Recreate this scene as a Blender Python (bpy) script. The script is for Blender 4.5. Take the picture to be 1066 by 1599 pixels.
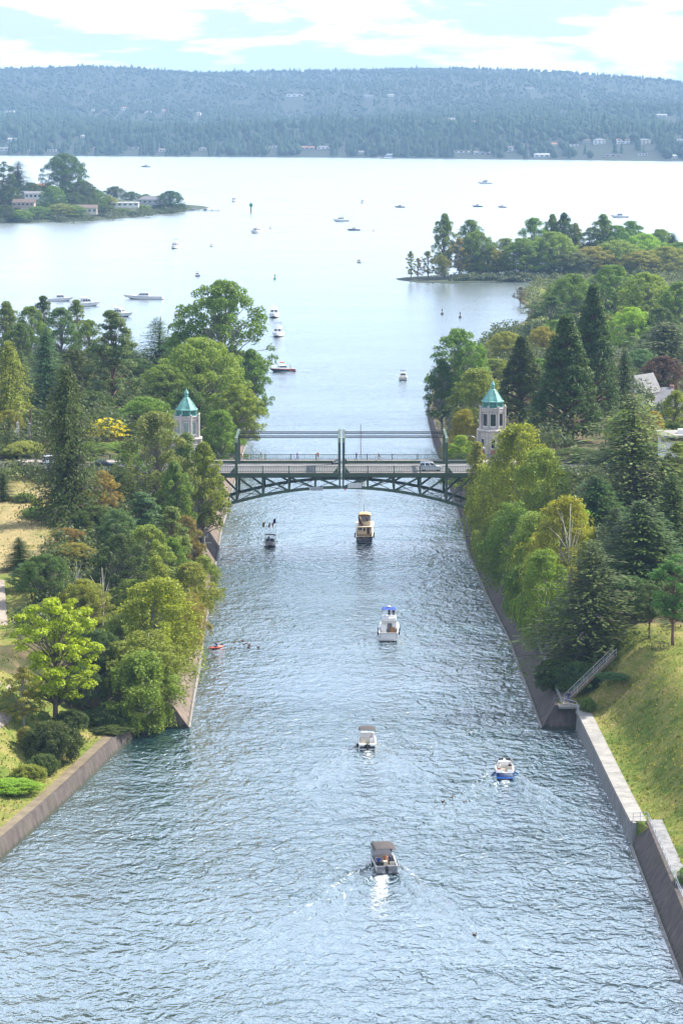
import bpy, bmesh, math, random
import numpy as np
from mathutils import Vector, Matrix
for o in list(bpy.data.objects): bpy.data.objects.remove(o)
SC = bpy.context.scene
R = math.radians
# ------------------------------------------------------------------ camera
CAM_H, FPX, PITCH = 86.0, 4390.0, math.atan(627.5 / 4390.0)
cam_d = bpy.data.cameras.new('camera'); cam = bpy.data.objects.new('camera', cam_d)
SC.collection.objects.link(cam); SC.camera = cam
cam.location = (0, 0, CAM_H); cam.rotation_euler = (math.pi / 2 - PITCH, 0, 0)
cam_d.sensor_fit = 'VERTICAL'; cam_d.sensor_height = 24.0; cam_d.lens = 24.0 * FPX / 1599.0
cam_d.clip_start = 1.0; cam_d.clip_end = 40000.0
# ------------------------------------------------------------------ sky and sun
SUN_AZ, SUN_EL = 62.0, 44.0
W = bpy.data.worlds.new('World'); SC.world = W; W.use_nodes = True
nt = W.node_tree; nt.nodes.clear()
def N(t, typ, **kw):
    n = t.nodes.new(typ)
    for k, v in kw.items():
        if k.startswith('i_'):
            key = k[2:]; key = int(key) if key.isdigit() else key.replace('_', ' ')
            n.inputs[key].default_value = v
        else: setattr(n, k, v)
    return n
def math_n(t, op, a=None, b=None, c=None):
    n = t.nodes.new('ShaderNodeMath'); n.operation = op
    for i, v in enumerate((a, b, c)):
        if v is None: continue
        if isinstance(v, (int, float)): n.inputs[i].default_value = v
        else: t.links.new(v, n.inputs[i])
    return n.outputs[0]
def ramp(t, fac, stops, interp='LINEAR'):
    n = t.nodes.new('ShaderNodeValToRGB'); e = n.color_ramp.elements; n.color_ramp.interpolation = interp
    e[0].position, e[0].color = stops[0][0], (*stops[0][1], 1) if len(stops[0][1]) == 3 else stops[0][1]
    e[1].position, e[1].color = stops[-1][0], (*stops[-1][1], 1)
    for p, c in stops[1:-1]:
        x = e.new(p); x.color = (*c, 1)
    t.links.new(fac, n.inputs[0]); return n.outputs[0]
def mixc(t, fac, a, b, mode='MIX'):
    n = t.nodes.new('ShaderNodeMix'); n.data_type = 'RGBA'; n.blend_type = mode
    for i, v in ((0, fac), (6, a), (7, b)):
        if isinstance(v, (int, float)): n.inputs[i].default_value = v
        elif isinstance(v, tuple): n.inputs[i].default_value = (*v, 1)
        else: t.links.new(v, n.inputs[i])
    return n.outputs[2]
sky = N(nt, 'ShaderNodeTexSky', sky_type='NISHITA', sun_disc=False, sun_elevation=R(SUN_EL), sun_rotation=R(SUN_AZ),
        altitude=50.0, air_density=1.0, dust_density=0.4, ozone_density=2.0)
tc = N(nt, 'ShaderNodeTexCoord'); sep = N(nt, 'ShaderNodeSeparateXYZ'); nt.links.new(tc.outputs['Generated'], sep.inputs[0])
zc = math_n(nt, 'MAXIMUM', sep.outputs[2], 0.0)
dv = math_n(nt, 'ADD', zc, 0.19)
comb = N(nt, 'ShaderNodeCombineXYZ')
nt.links.new(math_n(nt, 'DIVIDE', sep.outputs[0], dv), comb.inputs[0])
nt.links.new(math_n(nt, 'DIVIDE', sep.outputs[1], dv), comb.inputs[1])
def cloudnoise(scale, detail, off, rough=0.56):
    mp = N(nt, 'ShaderNodeMapping'); mp.inputs['Location'].default_value = off; nt.links.new(comb.outputs[0], mp.inputs[0])
    n = N(nt, 'ShaderNodeTexNoise', i_Scale=scale, i_Detail=detail, i_Roughness=rough, i_Distortion=0.25); nt.links.new(mp.outputs[0], n.inputs['Vector'])
    return n.outputs[0]
c1 = cloudnoise(3.4, 7.0, (3.1, 1.7, 0.0)); c2 = cloudnoise(0.9, 3.0, (11.3, 5.2, 0.0))
cov = math_n(nt, 'ADD', math_n(nt, 'MULTIPLY', c1, 0.7), math_n(nt, 'MULTIPLY', c2, 0.3))
cl = ramp(nt, cov, [(0.49, (0, 0, 0)), (0.60, (1, 1, 1))])
shade = ramp(nt, c1, [(0.45, (14.5, 14.6, 14.8)), (0.8, (8.2, 8.7, 9.7))])
veil = mixc(nt, 0.8, sky.outputs[0], (3.4, 4.1, 5.9))          # thin bright summer veil over the whole sky
skyc = mixc(nt, math_n(nt, 'MULTIPLY', cl, 0.92), veil, shade)
bg = N(nt, 'ShaderNodeBackground'); bg.inputs['Strength'].default_value = 0.094
nt.links.new(skyc, bg.inputs[0]); wo = N(nt, 'ShaderNodeOutputWorld'); nt.links.new(bg.outputs[0], wo.inputs[0])
sun_d = bpy.data.lights.new('sun', 'SUN'); sun = bpy.data.objects.new('sun', sun_d); SC.collection.objects.link(sun)
sun_d.energy = 5.0; sun_d.angle = R(0.8); sun_d.color = (1.0, 0.93, 0.82)
SV = Vector((math.cos(R(SUN_EL)) * math.sin(R(SUN_AZ)), math.cos(R(SUN_EL)) * math.cos(R(SUN_AZ)), math.sin(R(SUN_EL))))
sun.rotation_euler = SV.to_track_quat('Z', 'Y').to_euler(); sun.location = SV * 300
SC.view_settings.view_transform = 'Standard'; SC.view_settings.look = 'None'
SC.view_settings.exposure = 1.2; SC.view_settings.gamma = 1.0; SC.view_settings.use_curve_mapping = False
SC.render.engine = 'CYCLES'
cy = SC.cycles; cy.max_bounces = 6; cy.diffuse_bounces = 3; cy.glossy_bounces = 3; cy.transmission_bounces = 3; cy.volume_bounces = 0
cy.transparent_max_bounces = 6; cy.use_denoising = True; cy.caustics_reflective = False; cy.caustics_refractive = False; cy.sample_clamp_direct = 3.0; cy.sample_clamp_indirect = 6.0
# ------------------------------------------------------------------ placing helpers: a photo point onto a plane of the place
def ray(px, py):
    x = (px - 533.0) / FPX; y = (799.5 - py) / FPX
    return Vector((x, math.cos(PITCH) + y * math.sin(PITCH), -math.sin(PITCH) + y * math.cos(PITCH)))
def at(px, py, z=0.0):
    d = ray(px, py); t = (z - CAM_H) / d.z; return Vector((d.x * t, d.y * t, z))
def atY(px, py, Y):
    d = ray(px, py); t = Y / d.y; return Vector((d.x * t, Y, CAM_H + d.z * t))
def mpp(Y, z=0.0): return (Y * math.cos(PITCH) - (z - CAM_H) * math.sin(PITCH)) / FPX      # metres per photo pixel
def interp(x, pts): return float(np.interp(x, [p[0] for p in pts], [p[1] for p in pts]))
# ------------------------------------------------------------------ object helpers
COL = SC.collection
def tag(o, label=None, cat=None, group=None, kind=None):
    if label: o['label'] = label
    if cat: o['category'] = cat
    if group: o['group'] = group
    if kind: o['kind'] = kind
    return o
def empty(name, loc=(0, 0, 0), rz=0.0, label=None, cat=None, group=None):
    o = bpy.data.objects.new(name, None); COL.objects.link(o); o.location = loc; o.rotation_euler = (0, 0, rz)
    o.empty_display_size = 0.5
    return tag(o, label, cat, group)
def mesh_np(name, V, F, mats=(), smooth=False):
    V = np.asarray(V, dtype=np.float32); F = np.asarray(F, dtype=np.int32); k = F.shape[1]
    me = bpy.data.meshes.new(name); me.vertices.add(len(V)); me.vertices.foreach_set('co', V.ravel())
    me.loops.add(F.size); me.loops.foreach_set('vertex_index', F.ravel())
    me.polygons.add(len(F)); me.polygons.foreach_set('loop_start', np.arange(0, F.size, k, dtype=np.int32))
    if smooth: me.polygons.foreach_set('use_smooth', np.ones(len(F), dtype=bool))
    me.update(calc_edges=True)
    for m in mats: me.materials.append(m)
    return me
def link(name, me, parent=None, loc=(0, 0, 0), rot=(0, 0, 0), scale=(1, 1, 1)):
    o = bpy.data.objects.new(name, me); COL.objects.link(o); o.parent = parent
    o.location = loc; o.rotation_euler = rot; o.scale = scale
    return o
def copy_tree(o, parent=None):
    c = o.copy(); COL.objects.link(c); c.parent = parent
    for ch in o.children: copy_tree(ch, c)
    return c
class MB:
    def __init__(s): s.v = []; s.f = []
    def add(s, v, f):
        n = len(s.v); s.v += [tuple(p) for p in v]; s.f += [tuple(i + n for i in q) for q in f]; return s
    def box(s, c, d, rz=0.0, taper=1.0, tz=None):
        hx, hy, hz = d[0] / 2, d[1] / 2, d[2] / 2; ca, sa = math.cos(rz), math.sin(rz); v = []
        for z, k in ((-hz, 1.0), (hz, taper)):
            for x, y in ((-hx, -hy), (hx, -hy), (hx, hy), (-hx, hy)):
                x *= k; y *= k; v.append((c[0] + x * ca - y * sa, c[1] + x * sa + y * ca, c[2] + z))
        return s.add(v, [(0, 3, 2, 1), (4, 5, 6, 7), (0, 1, 5, 4), (1, 2, 6, 5), (2, 3, 7, 6), (3, 0, 4, 7)])
    def hexa(s, v): return s.add(v, [(0, 3, 2, 1), (4, 5, 6, 7), (0, 1, 5, 4), (1, 2, 6, 5), (2, 3, 7, 6), (3, 0, 4, 7)])
    def bar(s, a, b, w, h=None, up=(0, 0, 1)):
        a, b = Vector(a), Vector(b); d = (b - a); h = w if h is None else h
        if d.length < 1e-6: return s
        d.normalize(); u = Vector(up)
        if abs(d.dot(u)) > 0.98: u = Vector((0, 1, 0))
        r = d.cross(u).normalized() * (w / 2); u = r.cross(d).normalized() * (h / 2)
        return s.add([a - r - u, a + r - u, a + r + u, a - r + u, b - r - u, b + r - u, b + r + u, b - r + u],
                     [(0, 1, 2, 3), (7, 6, 5, 4), (0, 4, 5, 1), (1, 5, 6, 2), (2, 6, 7, 3), (3, 7, 4, 0)])
    def tube(s, pts, rad, n=6, caps=True):
        pts = [Vector(p) for p in pts]; rad = rad if isinstance(rad, (list, tuple)) else [rad] * len(pts); b = len(s.v)
        for i, p in enumerate(pts):
            d = (pts[min(i + 1, len(pts) - 1)] - pts[max(i - 1, 0)]).normalized()
            u = Vector((0, 0, 1)) if abs(d.z) < 0.9 else Vector((1, 0, 0))
            r = d.cross(u).normalized(); u = r.cross(d)
            for k in range(n):
                a = 2 * math.pi * k / n; s.v.append(tuple(p + (r * math.cos(a) + u * math.sin(a)) * rad[i]))
        for i in range(len(pts) - 1):
            for k in range(n):
                a0, a1 = b + i * n + k, b + i * n + (k + 1) % n; s.f.append((a0, a1, a1 + n, a0 + n))
        if caps:
            s.f.append(tuple(b + k for k in range(n))[::-1]); s.f.append(tuple(b + (len(pts) - 1) * n + k for k in range(n)))
        return s
    def lathe(s, prof, n=8, c=(0, 0, 0), a0=0.0, sq=1.0):
        b = len(s.v)
        for r, z in prof:
            for k in range(n):
                a = a0 + 2 * math.pi * k / n; s.v.append((c[0] + r * math.cos(a), c[1] + r * math.sin(a) * sq, c[2] + z))
        for i in range(len(prof) - 1):
            for k in range(n):
                p, q = b + i * n + k, b + i * n + (k + 1) % n; s.f.append((p, q, q + n, p + n))
        s.f.append(tuple(b + k for k in range(n))[::-1]); s.f.append(tuple(b + (len(prof) - 1) * n + k for k in range(n)))
        return s
    def loft(s, rings, close=False, caps=False):
        b = len(s.v); m = len(rings[0])
        for r in rings: s.v += [tuple(p) for p in r]
        for i in range(len(rings) - 1):
            for k in range(m if close else m - 1):
                k2 = (k + 1) % m; s.f.append((b + i * m + k, b + i * m + k2, b + (i + 1) * m + k2, b + (i + 1) * m + k))
        if caps:
            s.f.append(tuple(b + k for k in range(m))[::-1]); s.f.append(tuple(b + (len(rings) - 1) * m + k for k in range(m)))
        return s
    def prism(s, poly, z0, z1):
        n = len(poly); s.add([(x, y, z0) for x, y in poly] + [(x, y, z1) for x, y in poly],
            [tuple(range(n))[::-1], tuple(range(n, 2 * n))] + [(i, (i + 1) % n, (i + 1) % n + n, i + n) for i in range(n)]); return s
    def mesh(s, name, mat=None, smooth=False):
        me = bpy.data.meshes.new(name); me.from_pydata(s.v, [], s.f); me.update()
        if mat: me.materials.append(mat)
        if smooth: me.polygons.foreach_set('use_smooth', [True] * len(me.polygons))
        return me
    def build(s, name, mat, parent=None, loc=(0, 0, 0), rot=(0, 0, 0), smooth=False, bevel=0.0):
        o = link(name, s.mesh(name, mat, smooth), parent, loc, rot)
        if bevel:
            md = o.modifiers.new('bevel', 'BEVEL'); md.width = bevel; md.segments = 2; md.limit_method = 'ANGLE'; md.angle_limit = R(40)
        return o
# ------------------------------------------------------------------ materials
MATS = {}
def new_mat(name):
    m = bpy.data.materials.new(name); m.use_nodes = True; t = m.node_tree; b = t.nodes['Principled BSDF']; MATS[name] = m; return m, t, b
def noise(t, scale, detail=3.0, rough=0.55, vec=None, dist=0.0):
    n = N(t, 'ShaderNodeTexNoise', i_Scale=scale, i_Detail=detail, i_Roughness=rough, i_Distortion=dist)
    if vec is not None: t.links.new(vec, n.inputs['Vector'])
    return n.outputs[0]
def pos(t, sc=None):
    g = N(t, 'ShaderNodeNewGeometry')
    if sc is None: return g.outputs['Position']
    m = N(t, 'ShaderNodeMapping'); m.inputs['Scale'].default_value = sc; t.links.new(g.outputs['Position'], m.inputs[0]); return m.outputs[0]
def simple(name, c, rough=0.55, metal=0.0, var=0.15, scale=1.5, bump=0.0, spec=0.5, local=True):
    m, t, b = new_mat(name)
    vec = N(t, 'ShaderNodeTexCoord').outputs['Object'] if local else pos(t)
    f = noise(t, scale, 4.0, vec=vec)
    lo = tuple(x * (1 - var) for x in c); hi = tuple(min(1, x * (1 + var)) for x in c)
    t.links.new(ramp(t, f, [(0.3, lo), (0.7, hi)]), b.inputs['Base Color'])
    b.inputs['Roughness'].default_value = rough; b.inputs['Metallic'].default_value = metal; b.inputs['Specular IOR Level'].default_value = spec
    if bump:
        bn = N(t, 'ShaderNodeBump', i_Strength=1.0, i_Distance=bump); t.links.new(noise(t, scale * 8, 4.0, vec=vec), bn.inputs['Height']); t.links.new(bn.outputs[0], b.inputs['Normal'])
    return m
def make_water():
    m, t, b = new_mat('lake water'); t.nodes.remove(b)
    h1 = noise(t, 0.13, 2.0, 0.5, pos(t, (0.9, 0.9, 1.0)), 0.5)
    h2 = noise(t, 0.55, 2.5, 0.55, pos(t, (1.1, 0.85, 1.0)), 0.7)
    h3 = noise(t, 1.7, 2.0, 0.55, pos(t, (1.25, 0.8, 1.0)), 0.6)
    gust = ramp(t, noise(t, 0.02, 3.0, 0.55, pos(t, (0.5, 1.0, 1.0))), [(0.36, (0.45, 0.45, 0.45)), (0.64, (1.25, 1.25, 1.25))])
    h = math_n(t, 'ADD', math_n(t, 'MULTIPLY', h1, 0.9), math_n(t, 'ADD', math_n(t, 'MULTIPLY', h2, 0.80), math_n(t, 'MULTIPLY', h3, 0.2)))
    h = math_n(t, 'MULTIPLY', h, gust)
    sx = N(t, 'ShaderNodeSeparateXYZ'); t.links.new(pos(t), sx.inputs[0])                 # choppy canal, calmer open lake
    mr = N(t, 'ShaderNodeMapRange', interpolation_type='SMOOTHSTEP'); t.links.new(sx.outputs[1], mr.inputs[0])
    for i_, v_ in ((1, 450.0), (2, 1300.0), (3, 1.0), (4, 0.24)): mr.inputs[i_].default_value = v_
    h = math_n(t, 'MULTIPLY', h, mr.outputs[0])
    bn = N(t, 'ShaderNodeBump', i_Strength=1.0, i_Distance=1.15); t.links.new(h, bn.inputs['Height'])
    fr = N(t, 'ShaderNodeFresnel', i_IOR=1.38); t.links.new(bn.outputs[0], fr.inputs['Normal'])
    k = math_n(t, 'POWER', fr.outputs[0], 0.29)
    df = N(t, 'ShaderNodeBsdfDiffuse'); df.inputs[0].default_value = (0.018, 0.060, 0.070, 1)
    gl = N(t, 'ShaderNodeBsdfGlossy', distribution='MULTI_GGX')
    rr = N(t, 'ShaderNodeMapRange', interpolation_type='SMOOTHSTEP'); t.links.new(sx.outputs[1], rr.inputs[0])          # far ripples are too small to see singly: they roughen the surface
    for i_, v_ in ((1, 250.0), (2, 2000.0), (3, 0.11), (4, 0.255)): rr.inputs[i_].default_value = v_
    t.links.new(rr.outputs[0], gl.inputs['Roughness']); gl.inputs[0].default_value = (0.955, 1.0, 0.985, 1); t.links.new(bn.outputs[0], gl.inputs['Normal'])
    ms = N(t, 'ShaderNodeMixShader'); t.links.new(k, ms.inputs[0]); t.links.new(df.outputs[0], ms.inputs[1]); t.links.new(gl.outputs[0], ms.inputs[2])
    t.links.new(ms.outputs[0], t.nodes['Material Output'].inputs[0]); return m
make_water()
def make_foam():
    m, t, b = new_mat('foam')
    b.inputs['Base Color'].default_value = (0.56, 0.61, 0.64, 1); b.inputs['Roughness'].default_value = 0.8
    at_ = N(t, 'ShaderNodeAttribute', attribute_name='dens')
    n = noise(t, 1.7, 6.0, 0.72, pos(t, (1.0, 0.6, 1.0)), 0.5)
    a = math_n(t, 'ADD', math_n(t, 'MULTIPLY', math_n(t, 'SUBTRACT', n, 0.5), 2.8), at_.outputs['Fac'])
    a = ramp(t, a, [(0.25, (0, 0, 0)), (1.0, (.85, .85, .85))])
    t.links.new(a, b.inputs['Alpha']); return m
make_foam()
def make_leaf():
    m, t, b = new_mat('foliage')
    oi = N(t, 'ShaderNodeObjectInfo'); g = N(t, 'ShaderNodeNewGeometry')
    vec = N(t, 'ShaderNodeTexCoord').outputs['Object']
    f = noise(t, 0.35, 3.0, 0.6, vec)
    v1 = math_n(t, 'ADD', 0.6, math_n(t, 'MULTIPLY', f, 0.8))
    v2 = math_n(t, 'ADD', 0.62, math_n(t, 'MULTIPLY', g.outputs['Random Per Island'], 0.76))
    v = math_n(t, 'MULTIPLY', v1, v2)
    hs = N(t, 'ShaderNodeHueSaturation'); t.links.new(oi.outputs['Color'], hs.inputs['Color']); t.links.new(v, hs.inputs['Value'])
    hu = math_n(t, 'ADD', 0.485, math_n(t, 'MULTIPLY', noise(t, 0.22, 2.0, 0.5, vec), 0.03)); t.links.new(hu, hs.inputs['Hue'])
    t.links.new(hs.outputs[0], b.inputs['Base Color']); b.inputs['Roughness'].default_value = 0.55; b.inputs['Specular IOR Level'].default_value = 0.25
    tr = N(t, 'ShaderNodeBsdfTranslucent'); br = N(t, 'ShaderNodeMix', data_type='RGBA', blend_type='MULTIPLY'); br.inputs[0].default_value = 1.0
    t.links.new(hs.outputs[0], br.inputs[6]); br.inputs[7].default_value = (1.35, 1.25, 0.6, 1); t.links.new(br.outputs[2], tr.inputs[0])
    ms = N(t, 'ShaderNodeMixShader'); ms.inputs[0].default_value = 0.38
    t.links.new(b.outputs[0], ms.inputs[1]); t.links.new(tr.outputs[0], ms.inputs[2]); t.links.new(ms.outputs[0], t.nodes['Material Output'].inputs[0])
    return m
make_leaf()
def make_grass():
    m, t, b = new_mat('meadow grass')
    p = pos(t)
    big = noise(t, 0.07, 4.0, 0.6, p, 0.5); mid = noise(t, 0.45, 5.0, 0.65, p, 0.3); fine = noise(t, 5.0, 3.0, 0.7, p)
    f = math_n(t, 'ADD', math_n(t, 'MULTIPLY', big, 0.55), math_n(t, 'MULTIPLY', mid, 0.45))
    f = math_n(t, 'ADD', f, math_n(t, 'MULTIPLY', math_n(t, 'SUBTRACT', noise(t, 1.8, 4.0, 0.7, p), 0.5), 0.22))
    c = ramp(t, f, [(0.32, (0.05, 0.095, 0.013)), (0.43, (0.10, 0.15, 0.022)), (0.53, (0.18, 0.19, 0.045)), (0.66, (0.29, 0.23, 0.09))])
    k = ramp(t, fine, [(0.3, (0.45, 0.45, 0.45)), (0.7, (1.35, 1.35, 1.35))])
    t.links.new(mixc(t, 1.0, c, k, 'MULTIPLY'), b.inputs['Base Color']); b.inputs['Roughness'].default_value = 0.9; b.inputs['Specular IOR Level'].default_value = 0.1
    bn = N(t, 'ShaderNodeBump', i_Strength=1.0, i_Distance=0.12); t.links.new(fine, bn.inputs['Height']); t.links.new(bn.outputs[0], b.inputs['Normal'])
    return m
make_grass()
def make_dry():
    m, t, b = new_mat('dry meadow'); p = pos(t)
    f = math_n(t, 'ADD', math_n(t, 'MULTIPLY', noise(t, 0.08, 4.0, 0.6, p, 0.5), 0.6), math_n(t, 'MULTIPLY', noise(t, 0.7, 5.0, 0.65, p), 0.4))
    t.links.new(ramp(t, f, [(0.36, (0.10, 0.13, 0.035)), (0.46, (0.21, 0.18, 0.075)), (0.6, (0.30, 0.235, 0.115))]), b.inputs['Base Color']); b.inputs['Roughness'].default_value = 0.9; b.inputs['Specular IOR Level'].default_value = 0.1
make_dry()
def make_far_leaf():
    m, t, b = new_mat('far foliage'); oi = N(t, 'ShaderNodeObjectInfo'); g = N(t, 'ShaderNodeNewGeometry')
    v = math_n(t, 'MULTIPLY', math_n(t, 'ADD', 0.85, math_n(t, 'MULTIPLY', g.outputs['Random Per Island'], 0.3)), math_n(t, 'ADD', 0.6, math_n(t, 'MULTIPLY', noise(t, 0.006, 4.0, 0.6, pos(t)), 0.8)))
    hs = N(t, 'ShaderNodeHueSaturation'); t.links.new(oi.outputs['Color'], hs.inputs['Color']); t.links.new(v, hs.inputs['Value']); t.links.new(hs.outputs[0], b.inputs['Base Color']); b.inputs['Roughness'].default_value = 0.9; b.inputs['Specular IOR Level'].default_value = 0.05
make_far_leaf()
def make_soil():
    m, t, b = new_mat('bank soil')
    p = pos(t); f = noise(t, 0.25, 5.0, 0.65, p, 0.4)
    t.links.new(ramp(t, f, [(0.35, (0.045, 0.06, 0.02)), (0.5, (0.09, 0.08, 0.04)), (0.65, (0.16, 0.12, 0.07))]), b.inputs['Base Color'])
    b.inputs['Roughness'].default_value = 0.95; b.inputs['Specular IOR Level'].default_value = 0.1
    return m
make_soil()
def make_concrete(name, c, streak=0.35, wall=False):
    m, t, b = new_mat(name)
    f = noise(t, 0.5, 6.0, 0.65, pos(t)); s = noise(t, 1.4, 4.0, 0.6, pos(t, (1.0, 1.0, 0.12)))
    base = ramp(t, f, [(0.3, tuple(x * 0.72 for x in c)), (0.7, tuple(x * 1.18 for x in c))])
    k = ramp(t, s, [(0.35, (1 - streak,) * 3), (0.6, (1.05, 1.05, 1.05))])
    out = mixc(t, 1.0, base, k, 'MULTIPLY')
    if wall:                                                             # pour joints and a wet, weedy tide line
        sx = N(t, 'ShaderNodeSeparateXYZ'); t.links.new(pos(t), sx.inputs[0]); fr = math_n(t, 'FRACT', math_n(t, 'DIVIDE', sx.outputs[1], 7.5)); jn = math_n(t, 'LESS_THAN', fr, 0.014)
        out = mixc(t, math_n(t, 'MULTIPLY', jn, 0.6), out, (0.02, 0.018, 0.016)); zz = math_n(t, 'ADD', sx.outputs[2], math_n(t, 'MULTIPLY', math_n(t, 'SUBTRACT', s, 0.5), 1.4)); out = mixc(t, ramp(t, zz, [(0.25, (.85, .85, .85)), (0.6, (0, 0, 0))]), out, (0.03, 0.035, 0.022))
        out = mixc(t, ramp(t, noise(t, 0.16, 5.0, 0.7, pos(t)), [(0.52, (0, 0, 0)), (0.68, (.55, .55, .55))]), out, (0.06, 0.065, 0.035))
    t.links.new(out, b.inputs['Base Color']); b.inputs['Roughness'].default_value = 0.85; b.inputs['Specular IOR Level'].default_value = 0.25
    bn = N(t, 'ShaderNodeBump', i_Strength=0.6, i_Distance=0.05); t.links.new(noise(t, 6.0, 5.0, 0.6, pos(t)), bn.inputs['Height']); t.links.new(bn.outputs[0], b.inputs['Normal'])
    return m
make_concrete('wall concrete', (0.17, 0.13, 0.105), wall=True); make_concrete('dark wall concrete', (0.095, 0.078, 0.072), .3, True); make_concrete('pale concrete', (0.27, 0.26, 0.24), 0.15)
make_concrete('pier concrete', (0.24, 0.24, 0.24)); make_concrete('toe concrete', (0.24, 0.22, 0.205), 0.25); make_concrete('tower stone', (0.47, 0.43, 0.395), 0.2)
make_concrete('gravel', (0.27, 0.23, 0.185), 0.1); make_concrete('dirt', (0.18, 0.145, 0.095), 0.15); make_concrete('asphalt', (0.07, 0.07, 0.072), 0.1); make_concrete('sidewalk', (0.27, 0.235, 0.21), 0.1); make_concrete('bridge road', (0.14, 0.143, 0.143), 0.12)
make_concrete('hill floor', (0.020, 0.030, 0.017), 0.2); make_concrete('far ground', (0.045, 0.06, 0.032), 0.2); make_concrete('shore rock', (0.10, 0.09, 0.08), 0.3)
S_ = simple
S_('bridge green', (0.048, 0.082, 0.05), 0.5, var=0.25, scale=0.6, spec=0.4); S_('rail green', (0.05, 0.075, 0.052), 0.5, var=0.2)
S_('bridge pale green', (0.24, 0.30, 0.19), 0.55, var=0.2); S_('copper patina', (0.13, 0.32, 0.275), 0.65, var=0.35, scale=1.6)
S_('dark copper', (0.04, 0.19, 0.17), 0.6, var=0.3); S_('glass dark', (0.02, 0.03, 0.035), 0.08, spec=0.8, var=0.2); S_('glass pale', (0.25, 0.31, 0.28), 0.12, spec=0.8)
S_('tinted glass', (0.05, 0.08, 0.10), 0.07, spec=0.8); S_('panel red', (0.28, 0.10, 0.09), 0.7); S_('frame white', (0.62, 0.62, 0.6), 0.5)
S_('bark brown', (0.10, 0.075, 0.055), 0.9, var=0.3, scale=3); S_('bark grey', (0.20, 0.18, 0.155), 0.9, var=0.3, scale=3); S_('bark birch', (0.55, 0.51, 0.44), 0.85, var=0.3, scale=3); S_('bark red', (0.13, 0.07, 0.045), 0.9, var=0.3, scale=3)
S_('white gelcoat', (0.78, 0.78, 0.77), 0.25, var=0.04); S_('cream gelcoat', (0.70, 0.62, 0.47), 0.3, var=0.06); S_('navy gelcoat', (0.012, 0.022, 0.055), 0.2, var=0.1); S_('blue gelcoat', (0.02, 0.11, 0.42), 0.2, var=0.1)
S_('aluminium', (0.42, 0.42, 0.45), 0.35, metal=0.55, var=0.12); S_('steel rail', (0.42, 0.44, 0.46), 0.4, metal=0.7); S_('canvas grey', (0.06, 0.051, 0.049), 0.9, var=0.15); S_('canvas tan', (0.60, 0.40, 0.22), 0.9)
S_('canvas blue', (0.015, 0.05, 0.30), 0.85); S_('canvas black', (0.015, 0.015, 0.02), 0.8); S_('canvas maroon', (0.05, 0.02, 0.03), 0.8); S_('motor black', (0.012, 0.012, 0.015), 0.3); S_('grey plastic', (0.25, 0.25, 0.26), 0.5)
S_('teak', (0.30, 0.14, 0.05), 0.6); S_('dark wood', (0.09, 0.045, 0.03), 0.6); S_('seat cream', (0.55, 0.50, 0.40), 0.7); S_('bottom paint', (0.02, 0.022, 0.03), 0.6); S_('rubber black', (0.012, 0.012, 0.012), 0.8)
S_('red plastic', (0.60, 0.07, 0.03), 0.4); S_('orange paint', (0.62, 0.13, 0.03), 0.4); S_('lamp red', (0.65, 0.02, 0.03), 0.4); S_('sign grey', (0.55, 0.58, 0.57), 0.6, var=0.05); S_('sign ink', (0.10, 0.12, 0.14), 0.7)
S_('flag purple', (0.08, 0.03, 0.30), 0.8); S_('flag red', (0.35, 0.06, 0.07), 0.8); S_('flag gold', (0.55, 0.42, 0.12), 0.8); S_('marker green', (0.02, 0.25, 0.10), 0.6); S_('pile wood', (0.10, 0.085, 0.07), 0.9)
S_('car silver', (0.55, 0.58, 0.60), 0.25, metal=0.4, var=0.04); S_('car white', (0.75, 0.76, 0.77), 0.25, var=0.04); S_('car dark', (0.03, 0.035, 0.05), 0.2, var=0.05)
S_('house white', (0.72, 0.71, 0.68), 0.7, var=0.06); S_('house cream', (0.58, 0.52, 0.42), 0.7); S_('house tan', (0.40, 0.31, 0.25), 0.7); S_('house grey', (0.33, 0.34, 0.36), 0.7); S_('house brick', (0.30, 0.17, 0.14), 0.8)
S_('roof slate', (0.17, 0.17, 0.18), 0.85, var=0.2, scale=0.8); S_('roof brown', (0.14, 0.10, 0.085), 0.85, var=0.2); S_('roof tile', (0.33, 0.15, 0.10), 0.8, var=0.2); S_('timber dark', (0.03, 0.03, 0.035), 0.8)
S_('skin', (0.50, 0.30, 0.21), 0.6, var=0.05); S_('hair dark', (0.03, 0.022, 0.018), 0.7); S_('hair fair', (0.25, 0.15, 0.07), 0.7); S_('shoe', (0.08, 0.08, 0.09), 0.7)
for nm, c in (('black', (0.015, 0.015, 0.02)), ('white', (0.72, 0.72, 0.72)), ('blue', (0.02, 0.06, 0.40)), ('navy', (0.015, 0.022, 0.09)), ('purple', (0.09, 0.035, 0.22)), ('jeans', (0.05, 0.10, 0.22)),
              ('orange', (0.55, 0.20, 0.08)), ('green', (0.16, 0.42, 0.06)), ('grey', (0.25, 0.25, 0.26)), ('lilac', (0.40, 0.38, 0.52)), ('red', (0.45, 0.04, 0.04))):
    S_('cloth ' + nm, c, 0.85, var=0.1)
S_('duck brown', (0.16, 0.085, 0.05), 0.8); S_('duck bill', (0.5, 0.28, 0.05), 0.6); S_('copper purple leaf', (0.05, 0.025, 0.03), 0.8)
M = MATS
rng = np.random.default_rng(7); random.seed(7)
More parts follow.
